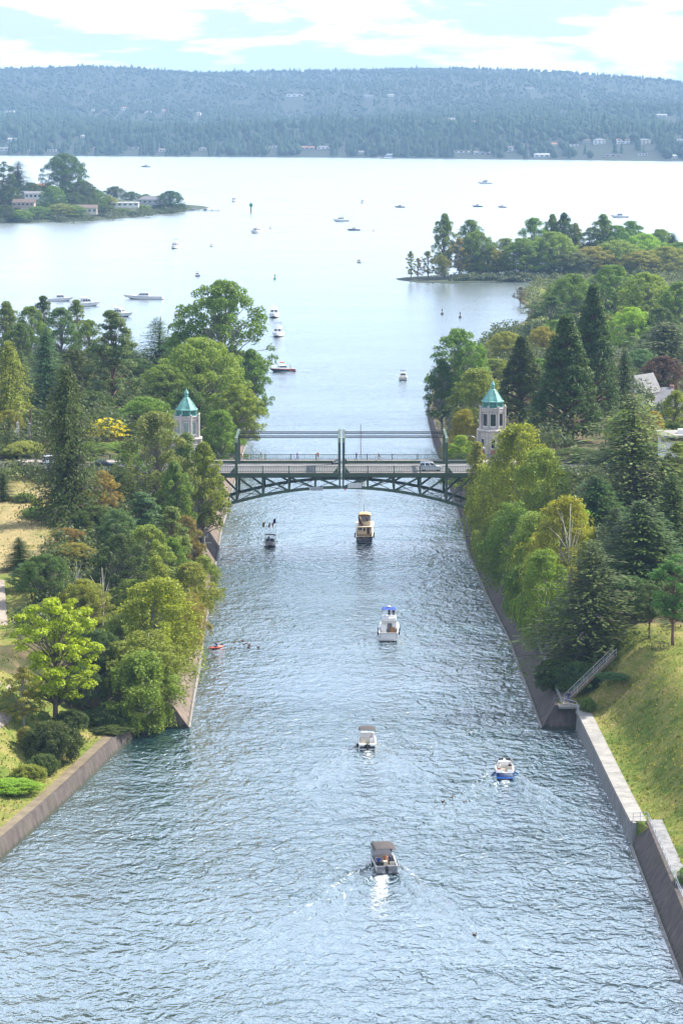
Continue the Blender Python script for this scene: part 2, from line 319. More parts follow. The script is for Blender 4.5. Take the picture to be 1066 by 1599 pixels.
# ------------------------------------------------------------------ water
def build_water():
    xs = [-4200, -1500, -600, -200, -60, 60, 200, 600, 1500, 4200]; ys = [-150, 200, 400, 700, 1200, 2200, 4000, 6000]
    V = [(x, y, 0) for y in ys for x in xs]; n = len(xs)
    F = [(j * n + i, j * n + i + 1, (j + 1) * n + i + 1, (j + 1) * n + i) for j in range(len(ys) - 1) for i in range(n - 1)]
    o = link('water', mesh_np('water', V, F, [M['lake water']])); tag(o, 'rippled pale blue water of the canal and the lake beyond', 'water', kind='structure')
build_water()
# ------------------------------------------------------------------ canal banks (metres; X to the south bank, Y along the canal)
XL_NEAR = [(150, -78), (260, -51), (316, -39.5), (343, -34.7), (378, -29.3), (388, -27.2)]
XL_FAR = [(387, -21.4), (462, -22.8), (573, -24.8), (760, -25), (880, -26), (920, -40), (950, -80), (985, -220), (1000, -420)]
XR_NEAR = [(150, 34), (270, 34), (323, 34.2), (339, 33.8), (381.6, 33), (388, 32.8)]
XR_FAR = [(386.5, 28.1), (453, 27.5), (496, 26), (540, 25.1), (601, 25.2), (731, 24), (811, 24.5), (900, 30), (1000, 45), (1100, 65), (1162, 76), (1230, 82), (1280, 80), (1350, 90), (1425, 95)]
def zt_L(Y): return interp(Y, [(150, 1.9), (386.9, 1.9), (387, 3.3), (620, 3.2), (760, 2.5), (880, 1.0), (950, 0.4), (1000, 0.3)])
def zp_L(Y): return interp(Y, [(150, 6), (300, 6.5), (345, 9), (400, 12.5), (450, 14), (540, 15.8), (650, 16.5), (780, 12), (880, 5), (950, 1.2), (1000, 0.5)])
def bat_L(Y): return interp(Y, [(150, 0.5), (386.9, 0.5), (387, 2.3), (620, 2.2), (700, 1.0), (800, 0.5)])
def zt_R(Y): return interp(Y, [(150, 3.0), (322, 3.0), (323, 2.7), (386, 2.7), (387, 3.3), (620, 3.2), (760, 2.5), (880, 1.0), (1000, 0.5), (1425, 0.4)])
def zp_R(Y): return interp(Y, [(150, 7), (300, 8.5), (345, 10), (390, 11), (450, 12.5), (540, 15.8), (650, 15), (800, 11), (900, 7), (1000, 3.5), (1100, 1.5), (1200, 0.8), (1425, 0.6)])
def bat_R(Y): return interp(Y, [(150, 1.7), (322, 1.7), (323.5, 0.15), (386, 0.15), (387, 2.5), (620, 2.3), (700, 1.0), (800, 0.5)])
def xL(Y): return interp(Y, XL_NEAR) if Y < 387.3 else interp(Y, XL_FAR)
def xR(Y): return interp(Y, XR_NEAR) if Y < 386.8 else interp(Y, XR_FAR)
def sstep(t): t = min(1, max(0, t)); return t * t * (3 - 2 * t)
def wob(X, Y): return 0.22 * math.sin(X * 0.31 + Y * 0.17) + 0.16 * math.sin(X * 0.11 - Y * 0.29 + 1.3) + 0.1 * math.sin(X * 0.7 + 2) * math.sin(Y * 0.53)
def ground(X, Y):
    if X < 0:
        d = (xL(Y) - bat_L(Y)) - X; zt, zp = zt_L(Y), zp_L(Y); w = 20.0
    else:
        d = X - (xR(Y) + bat_R(Y)); zt, zp = zt_R(Y), zp_R(Y); w = 11.0
    if d < 0: return zt
    return zt + (zp - zt) * sstep((d - 2.2) / w) + wob(X, Y) * min(1, max(0, (d - 2.2) / 5)) * min(1, zp / 4)
def bank(name, side, label):
    ys = list(np.arange(150, 380, 5)) + [380, 384, 386.6, 387.6] + list(np.arange(391, 700, 4.5)) + list(np.arange(700, 1000 if side < 0 else 1426, 9)) + [1000 if side < 0 else 1425]
    ds = [0, 1, 2, 3, 4.2, 5.5, 7, 8.5, 10, 11.5, 13, 15, 17, 19, 22, 26, 31, 38, 48, 62, 85, 130, 220, 420]
    V = []
    for Y in ys:
        x0 = (xL(Y) - bat_L(Y)) if side < 0 else (xR(Y) + bat_R(Y))
        V.append((x0, Y, -1.0))
        for d in ds:
            X = x0 + side * d; V.append((X, Y, ground(X, Y) - 0.02))
    n = len(ds) + 1; F = []
    for j in range(len(ys) - 1):
        for i in range(n - 1):
            q = (j * n + i, j * n + i + 1, (j + 1) * n + i + 1, (j + 1) * n + i); F.append(q if side > 0 else q[::-1])
    me = mesh_np(name, V, F, [M['meadow grass'], M['bank soil'], M['dry meadow']], True); mi = []
    for j in range(len(ys) - 1):
        for i in range(n - 1):
            d = ds[max(0, i - 1)]; Y = ys[j]
            wood = (Y > 556 or (Y > 376 and d < 21)) if side < 0 else (Y > 404 and Y < 1090) or (Y > 388 and d < 2)
            mi.append(1 if wood else (2 if side < 0 and Y > 432 and d > 17 else 0))
    me.polygons.foreach_set('material_index', mi); o = link(name, me); tag(o, label, 'bank', kind='structure'); return o
bank('bank_terrain', -1, 'grassy and wooded north bank of the canal')
bank('bank_terrain', 1, 'grassy and wooded south bank of the canal')
# ------------------------------------------------------------------ canal walls
def sweep_wall(name, side, ys, xf, batf, ztf, mat, label, toe=True, thick=0.45, cap=False):
    root = empty(name, (xf(ys[0]), ys[0], 0), 0, label, 'wall'); ox, oy = xf(ys[0]), ys[0]
    rings = []
    for Y in ys:
        x, b, zt = xf(Y) - ox, batf(Y), ztf(Y); y = Y - oy
        rings.append([(x - side * 0.6, y, -1.6), (x, y, 0.05), (x + side * b, y, zt + 0.03), (x + side * (b + thick), y, zt + 0.03), (x + side * (b + thick), y, -1.6)])
    mb = MB(); mb.loft(rings, close=True, caps=True); mb.build('wall_face', mat, root)
    if toe:
        rings = []
        for Y in ys:
            x = xf(Y) - ox; y = Y - oy; j = 0.06 * math.sin(Y * 0.9) + 0.05 * math.sin(Y * 2.3)
            rings.append([(x - side * (0.22 + j), y, -0.8), (x - side * (0.20 + j), y, 0.1), (x + side * 0.12, y, 0.16), (x + side * 0.1, y, -0.8)])
        MB().loft(rings, close=True, caps=True).build('wall_toe', M['toe concrete'], root)
    if cap:
        rings = []
        for Y in ys:
            x, b, zt = xf(Y) - ox, batf(Y), ztf(Y); y = Y - oy
            rings.append([(x + side * (b - 0.1), y, zt + 0.034), (x + side * (b - 0.1), y, zt + 0.16), (x + side * (b + thick + 0.05), y, zt + 0.16), (x + side * (b + thick + 0.05), y, zt + 0.034)])
        MB().loft(rings, close=True, caps=True).build('wall_coping', M['pale concrete'], root)
    return root
ar = lambda a, b, s: [a + (b - a) * i / max(1, round((b - a) / s)) for i in range(max(1, round((b - a) / s)) + 1)]
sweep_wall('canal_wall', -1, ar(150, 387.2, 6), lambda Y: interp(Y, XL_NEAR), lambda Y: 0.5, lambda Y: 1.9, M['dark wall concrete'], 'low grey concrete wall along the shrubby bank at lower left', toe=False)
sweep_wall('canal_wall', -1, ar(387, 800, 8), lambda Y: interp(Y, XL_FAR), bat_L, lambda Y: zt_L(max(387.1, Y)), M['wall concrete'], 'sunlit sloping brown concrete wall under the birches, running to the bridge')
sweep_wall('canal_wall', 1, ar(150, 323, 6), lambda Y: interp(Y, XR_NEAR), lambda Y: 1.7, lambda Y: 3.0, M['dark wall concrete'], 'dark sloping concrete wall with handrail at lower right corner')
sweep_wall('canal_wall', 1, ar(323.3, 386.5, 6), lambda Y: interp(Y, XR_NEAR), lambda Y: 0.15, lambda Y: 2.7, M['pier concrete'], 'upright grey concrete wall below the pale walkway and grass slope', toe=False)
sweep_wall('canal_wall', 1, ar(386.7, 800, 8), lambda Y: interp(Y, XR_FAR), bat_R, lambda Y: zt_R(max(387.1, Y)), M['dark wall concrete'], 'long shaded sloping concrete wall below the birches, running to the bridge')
def strip(name, pts, w, dz, mat, label, cat='path', th=0.0):
    V = []; F = []
    for i, p in enumerate(pts):
        a = Vector(pts[max(0, i - 1)]); b = Vector(pts[min(len(pts) - 1, i + 1)]); d = (b - a).normalized(); n = Vector((-d.y, d.x))
        ww = w if not isinstance(w, (list, tuple)) else w[i]
        for s in (-0.5, -0.17, 0.17, 0.5):
            x, y = p[0] + n.x * s * ww, p[1] + n.y * s * ww; V.append((x, y, ground(x, y) + dz))
    for i in range(len(pts) - 1):
        for k in range(3): F.append((4 * i + k + 1, 4 * i + k, 4 * i + 4 + k, 4 * i + 5 + k))
    o = link(name, mesh_np(name, V, F, [mat], True)); tag(o, label, cat, kind='structure'); return o
# pale walkway slab on the upright south wall, asphalt-grey walk further out
def walkway(name, y0, y1, xo, w, z, mat, label):
    ys = ar(y0, y1, 5); rings = [[(xo(Y), Y, z - 0.5), (xo(Y), Y, z), (xo(Y) + w, Y, z), (xo(Y) + w, Y, z - 0.5)] for Y in ys]
    o = MB().loft(rings, close=True, caps=True).build(name, mat); tag(o, label, 'path', kind='structure')
walkway('walkway', 324, 386.6, lambda Y: interp(Y, XR_NEAR) - 0.05, 1.9, 2.79, M['pale concrete'], 'pale concrete walkway along the top of the upright canal wall')
walkway('walkway', 150, 323.6, lambda Y: 36.3, 1.5, 3.06, M['pier concrete'], 'grey walkway behind the handrail at lower right corner')
walkway('walkway', 387.5, 535, lambda Y: interp(Y, XR_FAR) + bat_R(Y) + 0.5, 1.6, 3.36, M['sidewalk'], 'shaded walkway on the canal wall under the birches')
strip('footpath', [(-98, 620), (-82, 560), (-72, 520), (-64, 490), (-58.5, 462), (-54, 430), (-50, 400), (-47, 378), (-45.6, 366), (-48, 350), (-56, 330)], 3.6, 0.05, M['gravel'], 'pale gravel footpath beside the dry meadow at far left')
strip('dirt_track', [(xL(Y) - 1.6, Y) for Y in ar(200, 374, 6)], 1.3, 0.03, M['dirt'], 'worn dirt track along the top of the low canal wall')
# end caps of the canal walls that face the camera
MB().hexa([(-29.5, 386.6, -1.5), (-21.35, 386.6, -1.5), (-21.4, 388.5, -1.5), (-29.5, 388.5, -1.5), (-29.5, 388.2, 3.31), (-23.65, 388.2, 3.31), (-23.7, 389, 3.31), (-29.5, 389, 3.31)]).build('wall_end', M['dark wall concrete'], None)
tag(bpy.data.objects['wall_end'], 'dark sloped concrete end of the canal wall below the big birch', 'wall')
o = MB().hexa([(28.0, 385.9, -1.5), (33.6, 385.9, -1.5), (33.6, 388, -1.5), (28.0, 388, -1.5), (30.5, 387.2, 3.2), (33.6, 387.2, 2.72), (33.6, 388.2, 2.72), (30.5, 388.2, 3.2)]).build('wall_end', M['dark wall concrete'], None)
tag(o, 'dark concrete wall end in the corner below the footbridge landing', 'wall')
# ------------------------------------------------------------------ drawbridge
YN, YF, DZ = 542.0, 561.5, 16.35
def build_bridge():
    root = empty('drawbridge', (0, (YN + YF) / 2, 0), 0, 'green steel arched drawbridge crossing the canal between two stone towers', 'bridge')
    oy = (YN + YF) / 2; n0, f0 = YN - oy, YF - oy; G = M['bridge green']
    zarch = lambda X: 13.3 - 0.0068 * X * X
    for s in (-1, 1):                                                    # the two leaves
        xa, xb = s * 0.05, s * 27.0; c = (xa + xb) / 2; L = abs(xb - xa)
        MB().box((c, (n0 + f0) / 2 - 2.2, DZ - 0.26), (L, f0 - n0 - 5.0, 0.25)).build('road_deck', M['bridge road'], root)
        MB().box((c, f0 - 2.35, DZ - 0.12), (L, 4.7, 0.3)).build('sidewalk', M['sidewalk'], root)
        MB().box((c, n0 + 0.25, DZ - 0.2), (L, 0.5, 0.2)).build('kerb', M['sidewalk'], root)
        mb = MB(); mb.box((c, f0 - 4.95, DZ + 0.2), (L, 0.2, 0.5))
        mb.build('kerb_rail', G, root)
        for y, nm in ((n0, 'edge_girder'), (f0, 'edge_girder')):
            mb = MB(); mb.box((c, y - 0.02, DZ - 0.52), (L, 0.22, 0.62)); mb.box((c, y - 0.05, DZ - 0.24), (L, 0.42, 0.07)); mb.box((c, y - 0.05, DZ - 0.83), (L, 0.36, 0.07)); mb.build(nm, G, root)
        for y in (n0 + 0.6, f0 - 5.2):                                   # arched trusses
            xs = np.linspace(xa, s * 27.5, 15)
            mb = MB()
            for a, b in zip(xs[:-1], xs[1:]): mb.bar((a, y, zarch(a)), (b, y, zarch(b)), 0.5, 0.55)
            mb.build('arch_chord', G, root)
            mb = MB(); mb.bar((xa, y, DZ - 1.0), (s * 27, y, DZ - 1.0), 0.42, 0.3); mb.build('top_chord', G, root)
            px = [0.35, 5.1, 10.2, 15.3, 20.4, 25.5]
            for k, x in enumerate(px):
                X = s * x; MB().bar((X, y, zarch(X)), (X, y, DZ - 0.9), 0.42 if k else 0.3, 0.4).build('truss_post', G, root)
                if k:
                    X0 = s * px[k - 1]; MB().bar((X0 + s * 0.25, y, zarch(X0) + 0.15), (X - s * 0.3, y, DZ - 1.15), 0.34, 0.36).build('truss_diagonal', G, root)
        for x in (5.1, 10.2, 15.3, 20.4, 25.5):                          # floor beams and bottom braces
            X = s * x; mb = MB(); mb.box((X, 0, DZ - 0.75), (0.35, f0 - n0 - 0.5, 0.7)); mb.build('floor_beam', G, root)
            MB().bar((X, n0 + 0.6, zarch(X)), (X, f0 - 5.2, zarch(X)), 0.3).build('cross_brace', G, root)
            X1 = s * (x - 5.1); mb = MB(); mb.bar((X, n0 + 0.6, zarch(X)), (X1, f0 - 5.2, zarch(X1)), 0.1); mb.bar((X, f0 - 5.2, zarch(X) + 0.05), (X1, n0 + 0.6, zarch(X1) + 0.05), 0.1); mb.build('lateral_brace', G, root)
        for y in (-6, -3.4, -.8, 1.8):
            MB().box((c, y, DZ - 0.6), (L, 0.25, 0.42)).build('stringer', G, root)
        for y in (n0 + 0.02, f0 - 0.08):                                 # railings
            r = MB(); r.box((c, y, DZ + 1.08), (L, 0.1, 0.1)); r.box((c, y, DZ + 0.14), (L, 0.07, 0.08)); ro = r.build('railing', M['rail green'], root)
            mb = MB()
            for x in np.arange(0.6, 27, 0.32): mb.box((s * x, y, DZ + 0.6), (0.07, 0.05, 0.9))
            mb.build('baluster_run', M['rail green'], ro)
            for x in (0.5, 5.1, 10.2, 15.3, 20.4, 25.5):
                MB().box((s * x, y, DZ + 0.45), (0.2, 0.2, 1.6)).build('rail_post', G, root)
        for x in (0.42, 20.4):                                           # portal frames
            for y in (n0 + 0.1, f0 - 5.3):
                X = s * x; mb = MB(); mb.box((X, y, DZ + 2.6), (0.5, 0.5, 8.0)); mb.box((X, y, DZ - 0.35), (0.56, 0.6, 0.5))
                mb.add([(X + s * .3, y - .12, DZ - .1), (X + s * 1.2, y - .12, DZ - .1), (X + s * .3, y - .12, DZ + 1.0), (X + s * .3, y + .12, DZ - .1), (X + s * 1.2, y + .12, DZ - .1), (X + s * .3, y + .12, DZ + 1.0)], [(0, 1, 2), (5, 4, 3), (0, 3, 4, 1), (1, 4, 5, 2), (2, 5, 3, 0)])
                mb.build('portal_post', G, root)
                MB().box((X, y - 0.02, DZ + 6.3), (0.56, 0.6, 1.0)).build('portal_cap', M['bridge pale green'], root)
            mb = MB(); mb.box((s * x, -2.6, DZ + 6.55), (0.45, f0 - n0 - 5.6, 0.4)); mb.build('portal_beam', G, root)
        for y, zz in ((n0 + 4.2, DZ + 6.45), (n0 + 11.2, DZ + 6.45)):    # perforated trolley-wire girders
            mb = MB(); a, b = s * 0.7, s * 20.2; mb.bar((a, y, zz + 0.19), (b, y, zz + 0.19), 0.2, 0.12); mb.bar((a, y, zz - 0.19), (b, y, zz - 0.19), 0.2, 0.12)
            for x in np.arange(0.8, 20.2, 0.36): mb.box((s * x, y, zz), (0.17, 0.16, 0.28))
            mb.build('wire_girder', M['timber dark'], root)
        # concrete bascule pier and approach
        xo = s * 37.5
        MB().box((xo, 0, 7.5), (19, f0 - n0 - 0.8, 14.8)).build('abutment', M['pier concrete'], root, bevel=0.08)
        MB().box((s * 28.9, n0 - 0.25, 9.0), (1.6, 1.4, 12.4)).build('pilaster', M['pier concrete'], root, bevel=0.06)
        MB().box((s * 46, 0, DZ - 0.3), (37.8, f0 - n0 + 0.1, 0.5)).build('approach_deck', M['asphalt'], root)
        MB().box((s * 46, f0 - 2.35, DZ + 0.02), (37.8, 4.7, 0.12)).build('sidewalk', M['sidewalk'], root)
        for y in (n0, f0):
            mb = MB(); mb.box((s * 46, y, DZ + 1.05), (37.6, 0.14, 0.12)); mb.box((s * 46, y, DZ + 0.15), (37.6, 0.14, 0.12))
            for x in np.arange(27.6, 64.6, 0.36): mb.box((s * x, y, DZ + 0.6), (0.08, 0.06, 0.86))
            for x in np.arange(28.5, 64, 4.5): mb.box((s * x, y, DZ + 0.55), (0.25, 0.25, 1.2))
            mb.build('railing', M['rail green'], root)
        # small service landing with steps beside the pier, above the canal wall
        mb = MB(); mb.box((s * 27.2, n0 - 4, 4.4), (3.0, 5.0, 0.25)); mb.box((s * 26.2, n0 - 6.2, 3.4), (2.2, 1.6, 0.22)); mb.build('service_landing', M['pier concrete'], root)
        mb = MB()
        for yy in (n0 - 6.4, n0 - 4, n0 - 1.6): mb.box((s * 25.8, yy, 5.05), (0.06, 0.06, 1.1))
        mb.bar((s * 25.8, n0 - 6.4, 5.6), (s * 25.8, n0 - 1.6, 5.6), 0.06); mb.bar((s * 25.8, n0 - 6.4, 5.1), (s * 25.8, n0 - 1.6, 5.1), 0.05); mb.build('landing_rail', M['steel rail'], root)
    # signs hanging under the joint, red navigation lamp
    sg = MB().box((-4.9 + 0.0, n0 + 0.1, 12.72 + 0.35), (2.65, 0.08, 0.72)).build('sign_board', M['sign grey'], root); sg['label'] = 'grey printed sign on the arch chord'
    mb = MB(); rs = random.Random(4)
    for r_, (za, zb) in enumerate(((13.30, 13.20), (13.12, 13.03), (12.95, 12.86))):
        x = -5.95
        while x < -3.95:
            w = rs.uniform(0.12, 0.34); mb.box((x + w / 2, n0 + 0.05, (za + zb) / 2), (w, 0.012, za - zb)); x += w + 0.09
    mb.build('sign_lettering', M['sign ink'], sg)
    MB().box((2.55, n0 + 0.1, 13.72), (2.7, 0.08, 0.98)).build('sign_board', M['frame white'], root)['label'] = 'blank white board under the bridge joint'
    MB().lathe([(0.02, -0.16), (0.14, -0.1), (0.16, 0.05), (0.05, 0.16)], 10, (0.72, n0 - 0.02, 12.95)).build('navigation_lamp', M['lamp red'], root, smooth=True)
    return root
build_bridge()
# roads on the plateau behind the bridge ends
for s, lb in ((-1, 'grey road leading off the north end of the bridge'), (1, 'grey road leading off the south end of the bridge')):
    o = MB().box((s * 130, (YN + YF) / 2, 16.1), (130.5, 13, 0.5)).build('road', M['asphalt']); tag(o, lb, 'road', kind='structure')
# ------------------------------------------------------------------ towers
def tower(px, ptip, Y, label, pale):
    tip = atY(px, ptip, Y); k = 1.0; zt = tip.z
    root = empty('bridge_tower', (tip.x, Y, 0), 0, label, 'tower', 'stone towers at the bridge ends'); n = 8; a0 = R(22.5)
    st = M['tower stone']; r1, r2 = 3.05, 2.62
    z_c, z_u, z_b = zt - 4.3, zt - 5.0, zt - 5.6     # eaves, parapet, top of stone
    MB().lathe([(r1 + 0.15, 12.0), (r1 + 0.15, 14.4), (r1, 14.5), (r1, zt - 10.2), (r1 - 0.25, zt - 10.1)], n, (0, 0, 0), a0).build('lower_wall', st, root)
    MB().lathe([(r1 + 0.28, zt - 10.2), (r1 + 0.34, zt - 9.95), (r1 + 0.1, zt - 9.8), (r2, zt - 9.75)], n, (0, 0, 0), a0).build('string_course', st, root)
    MB().lathe([(r2 - 0.3, zt - 9.8), (r2 - 0.3, z_b)], n, (0, 0, 0), a0).build('upper_wall', st, root)
    MB().lathe([(r2 + 0.02, z_b - 0.7), (r2 + 0.05, z_b - 0.1), (r2 + 0.14, z_b), (r2 + 0.14, z_b + 0.14), (r2 - 0.35, z_b + 0.2)], n, (0, 0, 0), a0).build('cornice', st, root)
    mb = MB()
    for i in range(8):
        a = a0 + i * math.pi / 4; x, y = math.cos(a), math.sin(a)
        MB().tube([(x * r2, y * r2, zt - 9.8), (x * r2, y * r2, z_b + 0.1), (x * (r2 + .08), y * (r2 + .08), z_b + 0.45), (x * r2, y * r2, z_b + 0.6)], [0.22, 0.22, 0.26, 0.12], 8).build('corner_shaft', st, root)
        MB().box((x * (r1 + .02), y * (r1 + .02), (zt - 10.3 + 12) / 2), (0.55, 0.5, zt - 10.3 - 12), a).build('buttress', st, root)
        a = i * math.pi / 4; x, y = math.cos(a), math.sin(a); ap = math.cos(math.pi / 8)
        w = MB().box((x * (r2 - .3) * ap, y * (r2 - .3) * ap, zt - 7.95), (0.16, 1.35, 2.9), a).build('window', M['frame white'], root)
        MB().box((x * ((r2 - .3) * ap + .08), y * ((r2 - .3) * ap + .08), zt - 7.85), (0.04, 1.05, 2.4), a).build('pane', M['glass pale' if pale else 'glass dark'], w)
        w = MB().box((x * r1 * ap, y * r1 * ap, zt - 12.6), (0.16, 0.95, 2.0), a).build('window', M['frame white'], root)
        MB().box((x * (r1 * ap + .08), y * (r1 * ap + .08), zt - 12.55), (0.04, 0.75, 1.8), a).build('pane', M['glass dark'], w)
        MB().box((x * (r1 * ap + .02), y * (r1 * ap + .02), zt - 14.25), (0.1, 0.95, 0.75), a).build('red_panel', M['panel red'], root)
        MB().box((x * (r1 * ap + .02), y * (r1 * ap + .02), zt - 15.6), (0.1, 0.9, 0.9), a).build('pane', M['glass dark'], root)
        MB().tube([(x * r1 * ap * 1.015 - y * t * .62, y * r1 * ap * 1.015 + x * t * .62, zt - 11.55 + .42 * math.sqrt(max(0, 1 - t * t))) for t in np.linspace(-1, 1, 7)], 0.1, 5).build('window_arch', st, root)
        for t in (-0.6, -0.2, 0.2, 0.6):
            MB().box((x * 2.12 * ap - y * t, y * 2.12 * ap + x * t, zt - 4.75), (0.08, 0.1, 0.85), a).build('louvre', M['copper patina'], root)
        a = a0 + i * math.pi / 4; MB().box((math.cos(a) * 2.1, math.sin(a) * 2.1, zt - 4.75), (0.2, 0.2, 0.9), a).build('lantern_post', M['copper patina'], root)
    MB().lathe([(2.35, z_b + 0.15), (2.35, z_b + 0.3), (1.95, z_b + 0.42), (1.95, zt - 4.35)], n, (0, 0, 0), a0).build('lantern', M['dark copper'], root)
    rf = MB().lathe([(2.2, zt - 4.4), (2.42, zt - 4.3), (2.42, zt - 4.12), (2.15, zt - 4.02), (1.3, zt - 2.75), (0.62, zt - 1.85), (0.42, zt - 1.75)], n, (0, 0, 0), a0).build('roof', M['copper patina'], root)
    MB().lathe([(0.42, zt - 1.8), (0.42, zt - 1.0), (0.52, zt - 0.95), (0.5, zt - 0.85), (0.06, zt - 0.05), (0.02, zt)], n, (0, 0, 0), a0).build('finial', M['copper patina'], rf)
    for i in range(8):
        a = a0 + i * math.pi / 4; x, y = math.cos(a), math.sin(a)
        MB().tube([(x * 2.2, y * 2.2, zt - 4.0), (x * 1.31, y * 1.31, zt - 2.74), (x * .63, y * .63, zt - 1.84)], 0.05, 5).build('roof_rib', M['copper patina'], rf)
    return root
tower(769, 594, 566, 'stone octagonal tower with green copper roof right of the bridge', False)
tower(291, 607, 566, 'stone octagonal tower with green copper roof left of the bridge, half hidden by leaves', True)
# ------------------------------------------------------------------ trees: prototypes 20 m tall, crown radius 5 m, copied and scaled
TR = np.random.default_rng(21)
def unit(a): return a / np.maximum(1e-6, np.linalg.norm(a, axis=-1, keepdims=True))
def leaves(P, Nn, size, asp=0.62, rg=TR, tang=None):
    n = len(P); Nn = unit(Nn); t = unit(np.cross(Nn, unit(rg.normal(size=(n, 3))))) if tang is None else unit(tang)
    b = np.cross(Nn, t); s = np.asarray(size).reshape(-1, 1) * np.ones((n, 1))
    V = np.empty((n, 4, 3)); V[:, 0] = P - t * s * .5; V[:, 1] = P + b * s * asp * .5 - t * s * .05; V[:, 2] = P + t * s * .5; V[:, 3] = P - b * s * asp * .5 + t * s * .05
    return V.reshape(-1, 3)
def quads(nv): return np.arange(nv, dtype=np.int32).reshape(-1, 4)
def clump_leaves(C, rad, n, size, squash=0.8, up=0.45, rnd=0.65, rg=TR, asp=0.62, lo=0.55):
    d = unit(rg.normal(size=(n, 3))); d[:, 2] = np.where((d[:, 2] < -0.25) & (rg.random(n) < 0.6), -d[:, 2], d[:, 2])
    r = rad * (lo + (1.08 - lo) * rg.random(n) ** 0.55) * np.where(rg.random(n) < 0.08, 1.22, 1.0)
    P = np.asarray(C) + d * r[:, None] * np.array([1, 1, squash])
    return leaves(P, d * 0.75 + np.array([0, 0, up]) + rg.normal(size=(n, 3)) * rnd, size * rg.uniform(0.65, 1.25, n), asp, rg)
def trunk_mesh(name, H, r0, limbs, mat, top=0.96, lean=0.0, rg=TR):
    mb = MB(); zs = np.linspace(-1.2, H * top, 8); bend = rg.normal(0, 0.12, (8, 2)).cumsum(0) * 0.6
    pts = [(bend[i, 0] * (i > 0), bend[i, 1] * (i > 0), z) for i, z in enumerate(zs)]
    mb.tube(pts, [max(0.04, r0 * (1.25 if i == 0 else 1) * (1 - 0.93 * max(0, z) / (H * top))) for i, z in enumerate(zs)], 7)
    for c, k in limbs:
        c = Vector(c); z0 = max(H * 0.12, min(c.z - 0.2, c.z * k)); i = int(np.clip(np.searchsorted(zs, z0), 1, 7)); f = (z0 - zs[i - 1]) / (zs[i] - zs[i - 1])
        p0 = Vector(pts[i - 1]).lerp(Vector(pts[i]), f); mid = p0.lerp(c, 0.5) + Vector((0, 0, (c - p0).length * 0.08))
        rr = r0 * 0.38 * (1 - z0 / H) + 0.03; mb.tube([p0, mid, c], [rr, rr * 0.6, rr * 0.18], 4, False)
    return mb.mesh(name, mat, True)
PROTO = {}
def proto(kind, crowns, trunks, R0=5.0): PROTO[kind] = (crowns, trunks, R0)
LM = [M['foliage']]
def dec_crown(seed, env, K, n, size, rc=(0.95, 1.7), squash=0.8, up=0.45, hb=0.2, bark='bark grey', r0=0.36, shell=0.55, lo=0.55, Rm=5.0):
    rg = np.random.default_rng(seed); C = []
    while len(C) < K:
        z = rg.uniform(hb, 0.985); R_ = Rm * np.interp(z, [e[0] for e in env], [e[1] for e in env])
        a = rg.uniform(0, 6.283); r = R_ * (shell + (1 - shell) * rg.random()) if rg.random() < 0.85 else R_ * rg.random() * 0.5
        p = np.array([r * math.cos(a), r * math.sin(a), z * 20.0])
        if min([np.linalg.norm((p - q) * np.array([1, 1, 0.9])) for q in C] or [9]) < rc[0] * 0.55: continue
        C.append(p)
    V = []
    for c in C:
        rad = rg.uniform(*rc); pull = max(0, math.hypot(c[0], c[1]) - rad * 0.55)
        cc = c.copy(); h = math.hypot(c[0], c[1]) + 1e-6; cc[:2] *= pull / h; cc[2] = min(cc[2], 20 - rad * squash * 0.95)
        V.append(clump_leaves(cc, rad, int(n * (rad / np.mean(rc)) ** 2), size, squash, up, 0.65, rg, lo=lo))
    V = np.concatenate(V); cr = mesh_np('crown', V, quads(len(V)), LM)
    cr['rad'] = Rm
    return cr, trunk_mesh('trunk', 20, r0, [(tuple(c), rg.uniform(0.55, 0.8)) for c in C[:K * 2 // 3]], M[bark], 0.9, rg=rg)
ROUND = [(0.12, .35), (0.25, .85), (0.45, 1.0), (0.65, .95), (0.82, .72), (0.93, .42), (1, .12)]
EGG = [(0.1, .4), (0.25, .85), (0.4, 1.0), (0.6, .9), (0.8, .6), (0.93, .3), (1, .08)]
TALL = [(0.08, .35), (0.2, .75), (0.45, 1.0), (0.7, .85), (0.85, .6), (0.95, .3), (1, .1)]
LOW = [(0.0, .7), (0.15, .95), (0.4, 1.0), (0.65, .9), (0.85, .6), (1, .15)]
def mk(kind, *variants): proto(kind, [v[0] for v in variants], [v[1] for v in variants])
BR = [(0.02, .5), (0.12, .85), (0.35, 1.0), (0.6, .92), (0.8, .7), (0.92, .42), (1, .12)]
def dv(seed, env, Rm, K, n=150, size=.36, rc=(.65, 1.15), **k): return dec_crown(seed, env, K, n, size, rc=rc, Rm=Rm, **k)
mk('maple', dv(1, ROUND, 4.2, 105), dv(2, EGG, 4.6, 110), dv(3, ROUND, 6.2, 150), dv(4, TALL, 6.4, 155), dv(16, ROUND, 8.6, 215, 140), dv(17, BR, 9.0, 220, 140), dv(18, BR, 12.5, 260, 130, .42, (.85, 1.5)), dv(19, TALL, 3.2, 80))
mk('poplar', dv(5, TALL, 4.0, 120, 130, .34, (.5, .95), squash=1.1, up=.25, shell=.35), dv(6, EGG, 5.6, 160, 130, .34, (.5, .95), squash=1.1, up=.25, shell=.35), dv(20, ROUND, 7.5, 200, 120, .34, (.55, 1.0), squash=1.1, up=.25, shell=.35))
mk('thin', dv(7, TALL, 4.0, 60, 90, .4, (.5, .9), up=.3, shell=.3), dv(8, ROUND, 6.0, 75, 90, .42, (.5, 1.0), up=.3, shell=.3))
